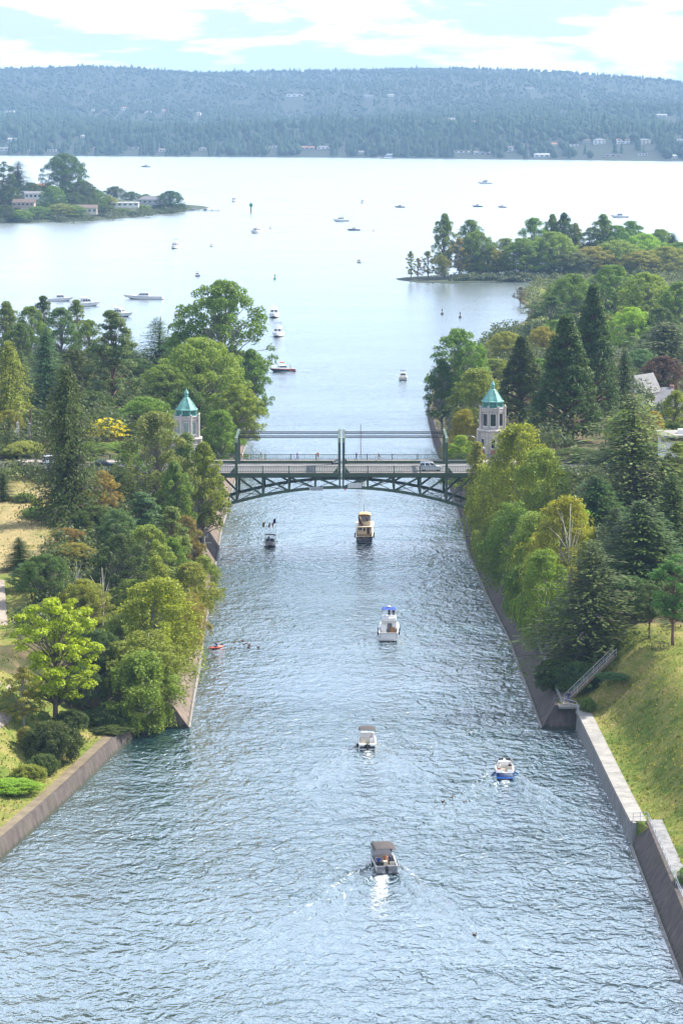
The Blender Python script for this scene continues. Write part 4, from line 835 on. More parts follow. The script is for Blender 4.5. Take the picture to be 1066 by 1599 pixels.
for px, pt, Y, w, c, k, lb in (
    (641, 392, 1432, 16, 'gold', 'thin', 'small golden tree at the tip of the marsh point'), (652, 403, 1436, 18, 'rust', 'thin', 'small brownish tree near the tip of the point'), (668, 392, 1440, 28, 'olive', 'thin', 'leaning olive tree near the tip of the point'), (690, 398, 1432, 26, 'olive', 'maple', 'low olive tree on the point lawn'),
    (694, 333, 1452, 44, 'mid', 'poplar', 'tall open dark tree, first of the tall ones on the point'), (733, 343, 1460, 36, 'mid', 'poplar', 'dark thin-topped tree right of the tall open one'), (745, 362, 1448, 44, 'mid', 'maple', 'full green tree below the thin-topped one on the point'), (716, 372, 1442, 36, 'tan', 'thin', 'bare greyish tree in front of the tall open tree on the point'),
    (768, 388, 1446, 34, 'olive', 'maple', 'olive-tinged tree in the middle of the point'), (790, 372, 1455, 40, 'sage', 'poplar', 'grey thin tree in the middle of the point'), (815, 372, 1446, 54, 'mid', 'maple', 'broad green tree in the middle of the point'), (833, 340, 1466, 36, 'mid', 'poplar', 'tall green tree above the broad one on the point'),
    (862, 334, 1474, 26, 'mid', 'poplar', 'open crowned tall tree, left of the central pair on the point'), (880, 332, 1472, 30, 'dark', 'poplar', 'leafy tall tree, right of the central pair on the point'), (862, 362, 1450, 56, 'wil', 'maple', 'light green willow below the central pair on the point'), (898, 348, 1476, 24, 'sage', 'poplar', 'bare branched tree right of the central pair'),
    (920, 355, 1480, 40, 'dark', 'pine', 'dark pine in the right half of the point'), (941, 334, 1486, 34, 'mid', 'poplar', 'tall dark tree, highest in the right half of the point'), (925, 385, 1452, 60, 'olive', 'maple', 'olive tree in the right half of the point'), (962, 352, 1486, 40, 'mid', 'maple', 'green tree beside the tall dark one on the point'),
    (985, 345, 1500, 44, 'mid', 'maple', 'round green tree right of the middle of the point'), (965, 375, 1460, 60, 'wil', 'maple', 'light green tree low in the right half of the point'), (1005, 365, 1480, 56, 'bright', 'maple', 'bright green tree with a yellow flush on the point'), (1030, 358, 1510, 40, 'mid', 'maple', 'green tree near the right edge of the point'),
    (1050, 362, 1510, 30, 'deep', 'fir', 'dark fir near the right edge of the point'), (1060, 378, 1480, 44, 'mid', 'maple', 'green tree on the right edge of the point'), (1040, 385, 1455, 56, 'olive', 'maple', 'olive tree low at the right edge of the point'), (895, 392, 1445, 50, 'grey', 'maple', 'grey-green tree low in the middle of the point'), (1000, 392, 1450, 56, 'olive', 'maple', 'olive tree low at the back of the point wood')):
    T(k, px, pt, Y, w * (1.0 if px < 720 else 1.45), c, lb, 0.6, g)
T('thin', 835, 470, 1170, 42, 'grey', 'bare grey willow at the shore below the dock', .6); T('shrub', 838, 500, 1120, 40, 'sage', 'pale bush at the shore below the dock', .6); T('thin', 812, 448, 1255, 24, 'rust', 'leafless brown bush beside the dock', .6)
# grass tufts on the open slopes
def tufts(name, n, ya, yb, da, db, side, label, col, hh=(.18, .5)):
    P = []
    while len(P) < n:
        Y = rg.uniform(ya, yb); d = rg.uniform(da, db); x = (xL(Y) - bat_L(Y) - d) if side < 0 else (xR(Y) + bat_R(Y) + d); P.append((x, Y, ground(x, Y)))
    P = np.array(P); h = rg.uniform(*hh, n) * rg.choice([.6, 1, 1.4], n); tg = rg.normal(size=(n, 3)) * .45 + np.array([0, 0, 1.0]); V = leaves(P + np.array([0, 0, 1]) * h[:, None] * .4, np.cross(tg, rg.normal(size=(n, 3))), h, .8, rg, tg); o = link(name, mesh_np(name, V, quads(len(V)), LM)); o.color = (*col, 1); tag(o, label, 'grass', kind='stuff')
tufts('grass', 11000, 250, 402, 1.9, 18, 1, 'rough yellow-green grass on the right slope', (.17, .19, .04), (.12, .34)); tufts('grass', 2500, 250, 402, 1.8, 18, 1, 'dry straw stalks on the right slope', (.20, .19, .06), (.12, .3)); tufts('grass', 9000, 280, 388, 2.2, 24, -1, 'rough grass and weeds on the left foreground slope', (.13, .155, .045), (.12, .36)); tufts('grass', 9000, 388, 535, 22, 60, -1, 'dry grass on the meadow at far left', (.26, .22, .085), (.12, .35))
# wooden dock
def dock():
    p = at(812, 463, 0); root = empty('wooden_dock', p, 0, 'small weathered wooden dock on the marsh shore', 'dock')
    for i in range(14): MB().box((-3.2 + i * .5, 0, .75), (.46, 3.2, .08)).build('plank', M['pile wood'], root)
    for x in (-3, 0, 3):
        for y in (-1.4, 1.4): MB().tube([(x, y, -1), (x, y, 1.7)], .14, 7).build('pile', M['pile wood'], root)
    MB().bar((-3.2, -1.4, 1.5), (3.2, -1.4, 1.5), .12).build('rail', M['pile wood'], root)
dock()
# ------------------------------------------------------------------ wooded peninsula with houses, left
slab('peninsula', [(-700, 2120), (-420, 2150), (-300, 2165), (-262, 2178), (-232, 2188), (-197, 2215), (-165, 2290), (-150, 2360), (-134, 2425), (-120, 2480), (-118, 2520), (-160, 2600), (-300, 2700), (-700, 2800)], 1.6, M['far ground'], 'low green peninsula with houses and trees on the left', bump=9.0)
def gz_pen(x, y): return 1.5 + 8.0 * sstep((-x - 150) / 150) * sstep((y - 2180 - max(0, -x - 200) * .0) / 220)
def house(name, x, y, z, w, d, h, rz, wall, roof, label, roofh=3.0, group=None, storeys=1, kind='gable', nwin=4, chimney=False, cat='house'):
    root = empty(name, (x, y, z), rz, label, cat, group)
    MB().box((0, 0, h / 2 - .5), (w, d, h + 1)).build('wall', M[wall], root); e = .5
    if kind == 'gable':
        mb = MB(); mb.add([(-w / 2 - e, -d / 2 - e, h - .15), (w / 2 + e, -d / 2 - e, h - .15), (w / 2 + e, d / 2 + e, h - .15), (-w / 2 - e, d / 2 + e, h - .15), (-w / 2 - e, 0, h + roofh), (w / 2 + e, 0, h + roofh)], [(0, 1, 5, 4), (2, 3, 4, 5), (1, 2, 5), (3, 0, 4), (3, 2, 1, 0)])
        rf = mb.build('roof', M[roof], root)
    elif kind == 'front':
        mb = MB(); mb.add([(-w / 2 - e, -d / 2 - e, h - .15), (w / 2 + e, -d / 2 - e, h - .15), (w / 2 + e, d / 2 + e, h - .15), (-w / 2 - e, d / 2 + e, h - .15), (0, -d / 2 - e, h + roofh), (0, d / 2 + e, h + roofh)], [(0, 4, 5, 3), (1, 2, 5, 4), (0, 1, 4), (2, 3, 5), (3, 2, 1, 0)]); rf = mb.build('roof', M[roof], root)
        MB().add([(-w / 2 + .1, -d / 2 - e - .03, h), (w / 2 - .1, -d / 2 - e - .03, h), (0, -d / 2 - e - .03, h + roofh - .45)], [(0, 1, 2)]).build('gable_wall', M[wall], root)
    elif kind == 'hip':
        mb = MB(); mb.add([(-w / 2 - e, -d / 2 - e, h - .1), (w / 2 + e, -d / 2 - e, h - .1), (w / 2 + e, d / 2 + e, h - .1), (-w / 2 - e, d / 2 + e, h - .1), (-w / 4, 0, h + roofh), (w / 4, 0, h + roofh)], [(0, 1, 5, 4), (2, 3, 4, 5), (1, 2, 5), (3, 0, 4), (3, 2, 1, 0)]); rf = mb.build('roof', M[roof], root)
    else: rf = MB().box((0, 0, h + .15), (w + 1.2, d + 1.2, .35)).build('roof', M[roof], root)
    hs = h / storeys
    for s in range(storeys):
        for i in range(nwin):
            x0 = -w / 2 + (i + .5) * w / nwin; fr = MB().box((x0, -d / 2 - .03, s * hs + hs * .52), (w / nwin * .62, .08, hs * .5)).build('window', M['frame white'], root)
            MB().box((x0, -d / 2 - .08, s * hs + hs * .52), (w / nwin * .52, .04, hs * .42)).build('pane', M['glass dark'], fr)
    if chimney: MB().box((w * .22, .3, h + roofh * .8), (1.0, .9, 2.4)).build('chimney', M['house brick'], rf)
    return root
def hpx(px, py, Y, **k): p = atY(px, py, Y); return p
for (px, pyb, Y, wpx, hh, args) in (
    (38, 322, 2240, 34, 3.2, dict(name='house', wall='house tan', roof='roof brown', label='low tan house by the water at the left end of the peninsula', roofh=2.6, nwin=5)),
    (60, 310, 2330, 40, 4.4, dict(name='house', wall='house white', roof='roof slate', label='long white house with grey roof in the middle of the peninsula', roofh=1.6, nwin=6)),
    (133, 333, 2235, 38, 4.6, dict(name='house', wall='house cream', roof='roof brown', label='brown-roofed house with dark windows at the water on the peninsula', roofh=2.2, nwin=5)),
    (26, 296, 2420, 14, 13.0, dict(name='house', wall='house tan', roof='roof tile', label='tall tan house behind the left conifers on the peninsula', roofh=3.0, storeys=3, nwin=2, kind='front')),
    (62, 300, 2440, 34, 5.0, dict(name='house', wall='house brick', roof='roof tile', label='reddish brick house with chimney on the peninsula rise', roofh=2.4, nwin=5, chimney=True)),
    (196, 322, 2330, 42, 3.0, dict(name='house', wall='house white', roof='house white', label='flat white-roofed house right of the big round tree', kind='flat', nwin=5)),
    (236, 318, 2400, 40, 3.6, dict(name='house', wall='house grey', roof='roof slate', label='grey hip-roofed house near the tip of the peninsula', kind='hip', roofh=3.0, nwin=5))):
    b = atY(px, pyb, Y); house(x=b.x, y=Y, z=max(1.5, b.z), w=wpx * mpp(Y), d=9.0, h=hh, rz=random.uniform(-.15, .15), group='houses on the peninsula', **args)
for px, pt, pb, Y, w, c, k, lb in (
    (6, 252, 345, 2215, 34, 'deep', 'pine', 'dark pine at the left edge of the peninsula'), (28, 250, 300, 2400, 30, 'deep', 'deodar', 'dark layered conifer beside the left pine'), (100, 240, 320, 2300, 56, 'dark', 'maple', 'huge round tree towering over the peninsula'), (128, 282, 325, 2290, 36, 'dark', 'maple', 'round tree on the shoulder of the huge one'),
    (180, 291, 315, 2420, 28, 'dark', 'maple', 'dark compact tree behind the flat white-roofed house'), (206, 299, 316, 2410, 22, 'dark', 'maple', 'smaller dark tree behind the grey house'), (266, 298, 330, 2400, 32, 'deep', 'maple', 'dark round tree at the tip of the peninsula'), (60, 322, 345, 2205, 32, 'mid', 'maple', 'green waterside tree in the middle of the peninsula'),
    (95, 318, 340, 2215, 36, 'olive', 'maple', 'olive waterside tree below the huge tree'), (115, 320, 340, 2225, 30, 'mid', 'maple', 'green waterside tree left of the brown-roofed house'), (160, 318, 336, 2260, 30, 'dark', 'maple', 'dark waterside tree right of the brown-roofed house'), (30, 328, 347, 2190, 36, 'mid', 'shrub', 'green waterside shrub at the left of the peninsula'),
    (10, 320, 348, 2180, 24, 'dark', 'maple', 'dark waterside tree at the left edge'), (140, 302, 325, 2340, 30, 'rust', 'maple', 'brownish tree behind the brown-roofed house'), (222, 320, 332, 2380, 26, 'mid', 'shrub', 'green hedge in front of the grey house'), (190, 326, 336, 2320, 26, 'mid', 'shrub', 'green hedge below the flat white-roofed house'), (245, 322, 331, 2400, 24, 'mid', 'shrub', 'waterside shrub left of the tip tree'), (282, 318, 330, 2430, 14, 'dark', 'shrub', 'small shrub at the very tip')):
    b = atY(px, pb, Y); T(k, px, pt, Y, w * 1.35, c, lb, max(.6, b.z), 'trees on the peninsula')
gs = []
for i in range(150):
    q = rg.random(); px_ = 5 + 285 * q; pyb = 345 - 14 * max(0, (q - .45) / .55) - rg.random() * 22 * (1 - .6 * q); pp = at(px_, pyb, 2.0)
    gs.append((pp.x, pp.y, rg.uniform(3, 6), rg.uniform(2.5, 6)))
stuff_shrubs('garden_shrubbery', gs, 'green garden shrubs between the houses of the peninsula', (.065, .09, .04))
def jetty(px, py, w, label):
    p = at(px, py); root = empty('jetty', p, 0, label, 'jetty', 'jetties on the peninsula')
    MB().box((0, 0, .7), (w, 3, .25)).build('deck', M['pile wood'], root)
    for x in np.linspace(-w / 2 + .5, w / 2 - .5, 6): MB().tube([(x, -1.4, -1), (x, -1.4, 2.0)], .25, 6).build('pile', M['pile wood'], root)
    for x in (-w * .25, w * .1): MB().box((x, .3, 1.5), (3.4, 2.2, 1.4)).build('boat_cover', M['house grey'], root)
jetty(315, 330, 30, 'dark jetty with covered boats beyond the peninsula tip'); jetty(205, 334, 22, 'low jetty below the flat white-roofed house')
# ------------------------------------------------------------------ far shore: hills, woods, houses
def shoreY(x): return interp(x, [(-3000, 7600), (-652, 5420), (0, 5190), (579, 4810), (3000, 3900)])
def far_h(x, y):
    d = y - shoreY(x)
    if d < 0: return -2.0
    n1 = math.sin(x * .0041 + 1.2) * math.sin(y * .0035) * 10 + math.sin(x * .009 + y * .006) * 5
    b1 = 44 * sstep(d / 520) * (1 + .12 * math.sin(x * .005)) + 36 * sstep((d - 500) / 1400) * sstep((x + 250) / 900)
    b2 = 172 * sstep((y - 6500) / 2500) * (1 - .42 * sstep((x + 150) / 1300)) * sstep((d - 900) / 900)
    return 1.5 + b1 + b2 * .92 + n1 * sstep(d / 900)
def build_hills():
    xs = np.linspace(-2600, 2600, 66); u = np.concatenate([[-30, 0, 15], np.linspace(60, 4100, 48)]); V = []
    for d in u:
        for x in xs: V.append((x, shoreY(x) + d, far_h(x, shoreY(x) + d)))
    n = len(xs); F = [(j * n + i, j * n + i + 1, (j + 1) * n + i + 1, (j + 1) * n + i) for j in range(len(u) - 1) for i in range(n - 1)]
    o = link('far_hills', mesh_np('far_hills', V, F, [M['hill floor']], True)); tag(o, 'hazy wooded hills on the far shore of the lake', 'hills', kind='structure')
build_hills()
def tiny_tree(rg, con):
    V = []; F = []; n = 6
    if con:
        for z0, z1, r in ((.04, .5, .19), (.28, .76, .145), (.55, 1.0, .09)):
            b = len(V); a0 = rg.uniform(0, 6)
            for k in range(n): a = a0 + k * 6.283 / n; rr = r * rg.uniform(.75, 1.2); V.append((rr * math.cos(a), rr * math.sin(a), z0 + rg.uniform(-.03, .03)))
            V.append((0, 0, z1)); F += [(b + k, b + (k + 1) % n, b + n) for k in range(n)]
    else:
        rings = [(.12, .18), (.3, .36), (.62, .38), (.88, .2)]
        for z, r in rings:
            for k in range(n): a = k * 6.283 / n + z; rr = r * rg.uniform(.75, 1.25); V.append((rr * math.cos(a), rr * math.sin(a), z + rg.uniform(-.05, .05)))
        V.append((0, 0, 1.0)); b = len(V) - 1
        for i in range(3):
            for k in range(n):
                p, q = i * n + k, i * n + (k + 1) % n; F += [(p, q, q + n), (p, q + n, p + n)]
        F += [(3 * n + k, 3 * n + (k + 1) % n, b) for k in range(n)]
    return np.array(V), np.array(F)
def forest(name, count, dr, hr, pcon, col, label, seed, clear=()):
    rg = np.random.default_rng(seed); tm = [tiny_tree(rg, True) for _ in range(5)] + [tiny_tree(rg, False) for _ in range(4)]; VV = []; FF = []; off = 0; i = 0
    while i < count:
        d = dr[0] + (dr[1] - dr[0]) * rg.random() ** 1.25; yy = 5100 + d; x = rg.uniform(-.155, .155) * yy * 1.05; y = shoreY(x) + d
        if any(abs(x - cx) < cw and 0 < cy_ - y < cd for cx, cy_, cw, cd in clear): i += 1; continue
        if math.sin(x * .021 + 1) * math.sin(y * .012 + x * .004) + .5 * math.sin(x * .05 + y * .03) > .72 + .5 * rg.random(): i += 1; continue
        con = rg.random() < pcon * (.7 + .6 * (math.sin(x * .013) * math.sin(y * .01) > -.2)); v, f = tm[rg.integers(0, 5)] if con else tm[5 + rg.integers(0, 4)]
        h = rg.uniform(*hr) * (1.0 if con else .62) * (1.35 if rg.random() < .06 else 1); w = h * (1.0 if con else 1.15) * (1.0 if dr[0] < 100 else 1.5); a = rg.uniform(0, 6.28); c, s = math.cos(a), math.sin(a)
        VV.append(np.stack([(v[:, 0] * c - v[:, 1] * s) * w + x, (v[:, 0] * s + v[:, 1] * c) * w + y, v[:, 2] * h + far_h(x, y) - .5], 1)); FF.append(f + off); off += len(v); i += 1
    o = link(name, mesh_np(name, np.concatenate(VV), np.concatenate(FF), [M['far foliage']])); o.color = (*col, 1); tag(o, label, 'forest', kind='stuff')
HOUSES = []; rg = np.random.default_rng(17)
walls = ['house white', 'house cream', 'house white', 'house grey', 'house white', 'house tan']; roofs = ['roof slate', 'roof brown', 'roof slate', 'house grey', 'roof tile']
for px, py, wpx, st in ((10, 234, 22, 1), (50, 237, 12, 1), (82, 236, 14, 1), (20, 222, 14, 2), (152, 233, 14, 1), (213, 232, 26, 1), (255, 236, 14, 1), (318, 234, 16, 1), (428, 230, 16, 1), (480, 233, 22, 1), (505, 232, 20, 1), (535, 231, 8, 1), (565, 240, 10, 1), (132, 215, 12, 1), (720, 238, 24, 1), (752, 241, 26, 1), (796, 236, 20, 2), (818, 230, 12, 2), (845, 244, 24, 1), (864, 228, 12, 1),
                      (893, 228, 18, 1), (915, 222, 12, 1), (935, 224, 18, 2), (956, 244, 26, 1), (972, 224, 20, 2), (1005, 224, 18, 2), (1003, 242, 14, 1), (1060, 222, 18, 1), (1050, 246, 14, 1), (594, 194, 12, 1), (702, 190, 16, 2), (735, 192, 18, 1), (842, 188, 12, 1), (1030, 182, 20, 1), (195, 172, 10, 2), (165, 172, 10, 1), (147, 173, 8, 1), (310, 180, 8, 2), (15, 175, 16, 1), (258, 174, 10, 1), (230, 176, 12, 1), (140, 148, 6, 2), (460, 150, 26, 1), (610, 150, 10, 1), (826, 138, 14, 1), (575, 152, 12, 1), (1010, 196, 16, 1)):
    # walk along the view ray until it meets the hillside
    d = ray(px, py); t = 4300.0
    while t < 9300 and CAM_H + d.z * t > far_h(d.x * t, d.y * t) + 1.0: t += 6
    if t >= 9200: continue
    HOUSES.append((d.x * t, d.y * t, wpx * t / FPX, st, len(HOUSES)))
ORD = 'first second third fourth fifth sixth seventh eighth ninth tenth eleventh twelfth thirteenth fourteenth fifteenth sixteenth seventeenth eighteenth nineteenth twentieth'.split(); CNT = {}
def far_label(x, y, wl):
    band = 'at the foot of the hazy far hills' if y - shoreY(x) < 420 else ('halfway up the hazy far hillside' if y - shoreY(x) < 1700 else 'high on the faint far ridge'); k = (band, wl); CNT[k] = CNT.get(k, -1) + 1
    return f'{ORD[CNT[k]]} small {wl[6:]} house from the left {band}'
for x, y, w, st, i in sorted(HOUSES, key=lambda h: h[0] / h[1]):
    wl = walls[i % len(walls)]; house('house', x, y, far_h(x, y) - .5, max(9, w), 9, 3.2 * st + 1.2, rg.uniform(-.25, .25), wl, roofs[i % len(roofs)], far_label(x, y, wl), roofh=2.4, group='houses along the hazy far shore', storeys=st, kind=('gable', 'hip', 'flat')[i % 3], nwin=3)
clear = [(x, y, w * .6, 330.0) for x, y, w, st, i in HOUSES]
forest('forest', 3400, (18, 560), (11, 34), .6, (.030, .055, .030), 'dark conifers and broadleaf trees along the far shore', 3, clear)
forest('forest', 9000, (560, 2000), (8, 22), .5, (.035, .06, .032), 'hazy wooded slopes behind the far shore', 4, clear)
forest('forest', 15000, (1900, 4000), (6, 15), .6, (.04, .06, .034), 'faint hazy forest over the farthest ridge', 5, clear)

for px, pt, pb, Y, w, c, k, lb in (
    (48, 285, 320, 2350, 34, 'dark', 'maple', 'dark tree between the left conifers and the huge tree'), (82, 290, 335, 2260, 36, 'mid', 'maple', 'green tree at the left foot of the huge tree'), (150, 296, 330, 2320, 34, 'mid', 'maple', 'green tree right of the shoulder tree on the peninsula'), (15, 290, 340, 2250, 34, 'dark', 'maple', 'dark broad tree under the left pine'), (228, 303, 320, 2440, 22, 'mid', 'maple', 'green tree behind the grey hip-roofed house'), (250, 306, 326, 2430, 20, 'dark', 'maple', 'dark tree left of the tip tree'), (116, 300, 335, 2270, 34, 'dark', 'maple', 'dark tree below the huge tree'), (170, 305, 330, 2330, 26, 'olive', 'maple', 'olive tree left of the flat white-roofed house')):
    b = atY(px, pb, Y); T(k, px, pt, Y, w * 1.2, c, lb, max(.6, b.z), 'trees on the peninsula')
# ------------------------------------------------------------------ people
def skin_body(name, sk, edges):
    me = bpy.data.meshes.new(name); keys = list(sk); me.from_pydata([sk[k][0] for k in keys], [(keys.index(a), keys.index(b)) for a, b in edges], []); ob = bpy.data.objects.new(name, me); COL.objects.link(ob)
    ob.modifiers.new('skin', 'SKIN'); sd = ob.modifiers.new('sub', 'SUBSURF'); sd.levels = 1; sd.render_levels = 1
    for i, k in enumerate(keys):
        r = sk[k][1]; d = me.skin_vertices[0].data[i]; d.radius = r if isinstance(r, tuple) else (r, r); d.use_root = (k == 'pelvis')
    dg = bpy.context.evaluated_depsgraph_get(); m2 = bpy.data.meshes.new_from_object(ob.evaluated_get(dg)); m2.name = name; bpy.data.objects.remove(ob)
    P = np.array([sk[k][0] for k in keys]); tags = [sk[k][2] for k in keys]; m2.materials.clear()
    for i in range(5): m2.materials.append(M['skin'])
    mi = []
    for p in m2.polygons:
        c = np.array(p.center); i = int(np.argmin(np.linalg.norm(P - c, axis=1))); t = tags[i]
        if keys[i] in ('head', 'crown'):
            h = np.array(sk['head'][0]); t = 3 if (c[2] > h[2] + .05 or c[1] < h[1] - .035) else 0
        mi.append(t)
    m2.polygons.foreach_set('material_index', mi); m2.polygons.foreach_set('use_smooth', [True] * len(mi)); return m2
ED = [('pelvis', 'spine'), ('spine', 'chest'), ('chest', 'neck'), ('neck', 'head'), ('head', 'crown')] + [e for s in 'lr' for e in (('chest', 'sh' + s), ('sh' + s, 'el' + s), ('el' + s, 'wr' + s), ('wr' + s, 'ha' + s), ('pelvis', 'hi' + s), ('hi' + s, 'kn' + s), ('kn' + s, 'an' + s), ('an' + s, 'to' + s))]
def skeleton(pel, lean, legs, arms, shorts=True):
    # 0 skin, 1 shirt, 2 trousers, 3 hair, 4 shoe
    f = lambda h, y=0.0: (0, pel[1] + lean * h + y, pel[2] + h * math.sqrt(max(.2, 1 - lean * lean)))
    S = {'pelvis': (tuple(pel), (.15, .11), 2), 'spine': (f(.25), (.14, .1), 1), 'chest': (f(.45), (.165, .11), 1), 'neck': (f(.57), .06, 0), 'head': (f(.68, .02), (.085, .1), 3), 'crown': (f(.79, .01), (.055, .07), 3)}
    for s, sg in (('l', -1), ('r', 1)):
        c = f(.48); S['sh' + s] = ((sg * .18, c[1], c[2]), .065, 1); a = arms[s]; e, w = a
        S['el' + s] = ((sg * e[0], e[1], e[2]), .05, 1 if not shorts else 0); S['wr' + s] = ((sg * w[0], w[1], w[2]), .036, 0); dv = Vector(w) - Vector(e); h = Vector(w) + dv.normalized() * .1; S['ha' + s] = ((sg * h.x, h.y, h.z), .035, 0)
        k, an = legs[s]; S['hi' + s] = ((sg * .1, pel[1], pel[2] - .04), .09, 2); S['kn' + s] = ((sg * k[0], k[1], k[2]), .065, 2 if not shorts else 0); S['an' + s] = ((sg * an[0], an[1], an[2]), .045, 2 if not shorts else 0); S['to' + s] = ((sg * an[0], an[1] + .17, max(.03, an[2] - .05)), .045, 4)
    return S
POSE = {}
def pose(name, *a, **k): POSE[name] = skin_body('person', skeleton(*a, **k), ED)
ST = dict(l=((.11, .02, .5), (.11, -.03, .09)), r=((.11, .02, .5), (.11, -.03, .09)))
WK = dict(l=((.1, .2, .53), (.1, .18, .1)), r=((.1, -.02, .5), (.1, -.38, .2)))
pose('stand', (0, 0, .93), .03, ST, dict(l=((.26, -.03, 1.13), (.27, .08, .88)), r=((.26, -.03, 1.13), (.27, .08, .88))))
pose('walk', (0, 0, .93), .1, WK, dict(l=((.25, -.14, 1.13), (.24, -.08, .9)), r=((.25, .12, 1.14), (.22, .3, 1.0))), shorts=False)
pose('jog', (0, 0, .93), .16, WK, dict(l=((.26, -.16, 1.18), (.22, .05, 1.05)), r=((.26, .12, 1.16), (.2, .32, 1.22))))
pose('sit', (0, 0, .52), -.05, dict(l=((.13, .42, .52), (.13, .45, .1)), r=((.13, .42, .52), (.13, .45, .1))), dict(l=((.25, .08, .74), (.2, .3, .66)), r=((.25, .08, .74), (.2, .3, .66))))
pose('ride', (0, -.22, .98), .55, dict(l=((.11, .12, .72), (.11, -.02, .34)), r=((.11, .16, .88), (.11, .1, .5))), dict(l=((.24, .2, 1.22), (.22, .42, 1.06)), r=((.24, .2, 1.22), (.22, .42, 1.06))))
pose('paddle', (0, 0, .16), .05, dict(l=((.14, .45, .24), (.12, .85, .14)), r=((.14, .45, .24), (.12, .85, .14))), dict(l=((.32, .1, .42), (.4, .38, .45)), r=((.32, .1, .46), (.36, .38, .6))))
def person(ps, loc, rz, shirt, trousers, label, hair='hair dark', group=None, s=1.0):
    o = link('person', POSE[ps], None, loc, (0, 0, rz), (s, s, s)); tag(o, label, 'person', group)
    for i, m in enumerate(('skin', shirt, trousers, hair, 'shoe')): o.material_slots[i].link = 'OBJECT'; o.material_slots[i].material = M[m]
    return o
# ------------------------------------------------------------------ boats (local: +Y bow, Z up from the waterline)
def wbeam(t, B): return B / 2 * ((.93 + .14 * t) if t < .5 else max(.015, 1 - ((t - .5) / .5) ** 2.4))
def hull(root, L, B, fs, fb, mat, deckmat, tc=.5, floor=.25, stripe=None, floormat='seat cream', bottom='bottom paint'):
    ts = np.linspace(0, 1, 15); sh = lambda t: fs + (fb - fs) * t ** 1.8; y = lambda t, k=1.0: -L / 2 + L * t + .05 * L * t ** 6 * k; outer = []; low = []
    for t in ts:
        w = wbeam(t, B); wc = w * (.9 - .25 * t ** 3); zc = .12 + .38 * fb * t ** 5
        outer.append([(-w, y(t), sh(t)), (-(w * .4 + wc * .6), y(t, .4), zc + .45 * (sh(t) - zc)), (-wc, y(t, 0), zc), (wc, y(t, 0), zc), (w * .4 + wc * .6, y(t, .4), zc + .45 * (sh(t) - zc)), (w, y(t), sh(t))])
        kz = -.45 + .9 * fb * max(0, (t - .75) / .25) ** 2; low.append([(-wc * .985, y(t, 0), zc + .01), (0, y(t, 0) - .02 * L * t ** 4, min(kz, zc)), (wc * .985, y(t, 0), zc + .01)])
    mb = MB()
    for side in (slice(0, 3), slice(3, 6)): mb.loft([r[side] for r in outer])
    b = len(mb.v); mb.v += [tuple(p) for p in outer[0]]; mb.f.append((b, b + 1, b + 2, b + 3, b + 4, b + 5)); h = mb.build('hull', M[mat], root, smooth=False)
    mb = MB().loft(low); b = len(mb.v); mb.v += low[0]; mb.f.append((b, b + 1, b + 2)); mb.build('hull_bottom', M[bottom], root)
    if stripe:
        mb = MB()
        for sg in (0, 1):
            rows = []
            for r in outer:
                a, c = (Vector(r[0]), Vector(r[1])) if sg == 0 else (Vector(r[5]), Vector(r[4])); o_ = Vector((-.012 if sg == 0 else .012, 0, 0)); rows.append([a.lerp(c, .12) + o_, a.lerp(c, .5) + o_])
            mb.loft(rows)
        mb.build('hull_stripe', M[stripe], h)
    g = .16; mb = MB(); td = [t for t in ts if t >= tc - 1e-6]
    mb.loft([[(-wbeam(t, B), y(t), sh(t)), (0, y(t), sh(t) + .07), (wbeam(t, B), y(t), sh(t))] for t in td])
    tl = [t for t in ts if t <= td[0] + 1e-6]
    for s in (-1, 1):
        mb.loft([[(s * wbeam(t, B), y(t), sh(t)), (s * (wbeam(t, B) - g), y(t), sh(t) + .02), (s * (wbeam(t, B) - g - .02), y(t), floor)] for t in tl])
    t0 = tl[0]; t1 = tl[-1]; wi = wbeam(0, B) - g; mb.box((0, -L / 2 + .09, (sh(0) + floor) / 2), (2 * wi + .1, .18, sh(0) - floor + .04)); w1 = wbeam(t1, B) - .05; mb.box((0, y(t1) + .02, (sh(t1) + floor) / 2), (2 * w1, .04, sh(t1) - floor)); mb.build('deck', M[deckmat], root)
    MB().loft([[(-(wbeam(t, B) - g), y(t), floor + .01), (wbeam(t, B) - g, y(t), floor + .01)] for t in tl]).build('cockpit_floor', M[floormat], root); return sh, y
def panel(root, name, q, mat, u0, u1, v0, v1, off=.012, parent=None):
    A, B_, C, D = (Vector(p) for p in q); P = lambda u, v: A.lerp(B_, u).lerp(D.lerp(C, u), v); n = (B_ - A).cross(D - A).normalized() * off
    c = [P(u0, v0), P(u1, v0), P(u1, v1), P(u0, v1)]; MB().hexa([p - n * .2 for p in c] + [p + n for p in c]).build(name, M[mat], parent or root)
def cabin(root, name, y0, y1, w0, w1, z0, z1, rf, rb, mat, front=1, side=2, back=0, glass='glass dark', v=(.35, .88), roof=None):
    a = [(-w0 / 2, y0, z0), (w0 / 2, y0, z0), (w0 / 2, y1, z0), (-w0 / 2, y1, z0), (-w1 / 2, y0 + rb, z1), (w1 / 2, y0 + rb, z1), (w1 / 2, y1 - rf, z1), (-w1 / 2, y1 - rf, z1)]
    o = MB().hexa(a).build(name, M[mat], root, bevel=.05)
    F = dict(back=(0, 1, 5, 4), right=(1, 2, 6, 5), front=(2, 3, 7, 6), left=(3, 0, 4, 7))
    for f, n in (('front', front), ('right', side), ('left', side), ('back', back)):
        for i in range(n): panel(root, 'window', [a[k] for k in F[f]], glass, (i + .08) / n * .92 + .04, (i + .92) / n * .92 + .04, v[0], v[1], parent=o)
    if roof: MB().box((0, (y0 + rb + y1 - rf) / 2, z1 + .05), (w1 + .35, (y1 - rf) - (y0 + rb) + .5, .1)).build('cabin_roof', M[roof], root, bevel=.04)
    return o
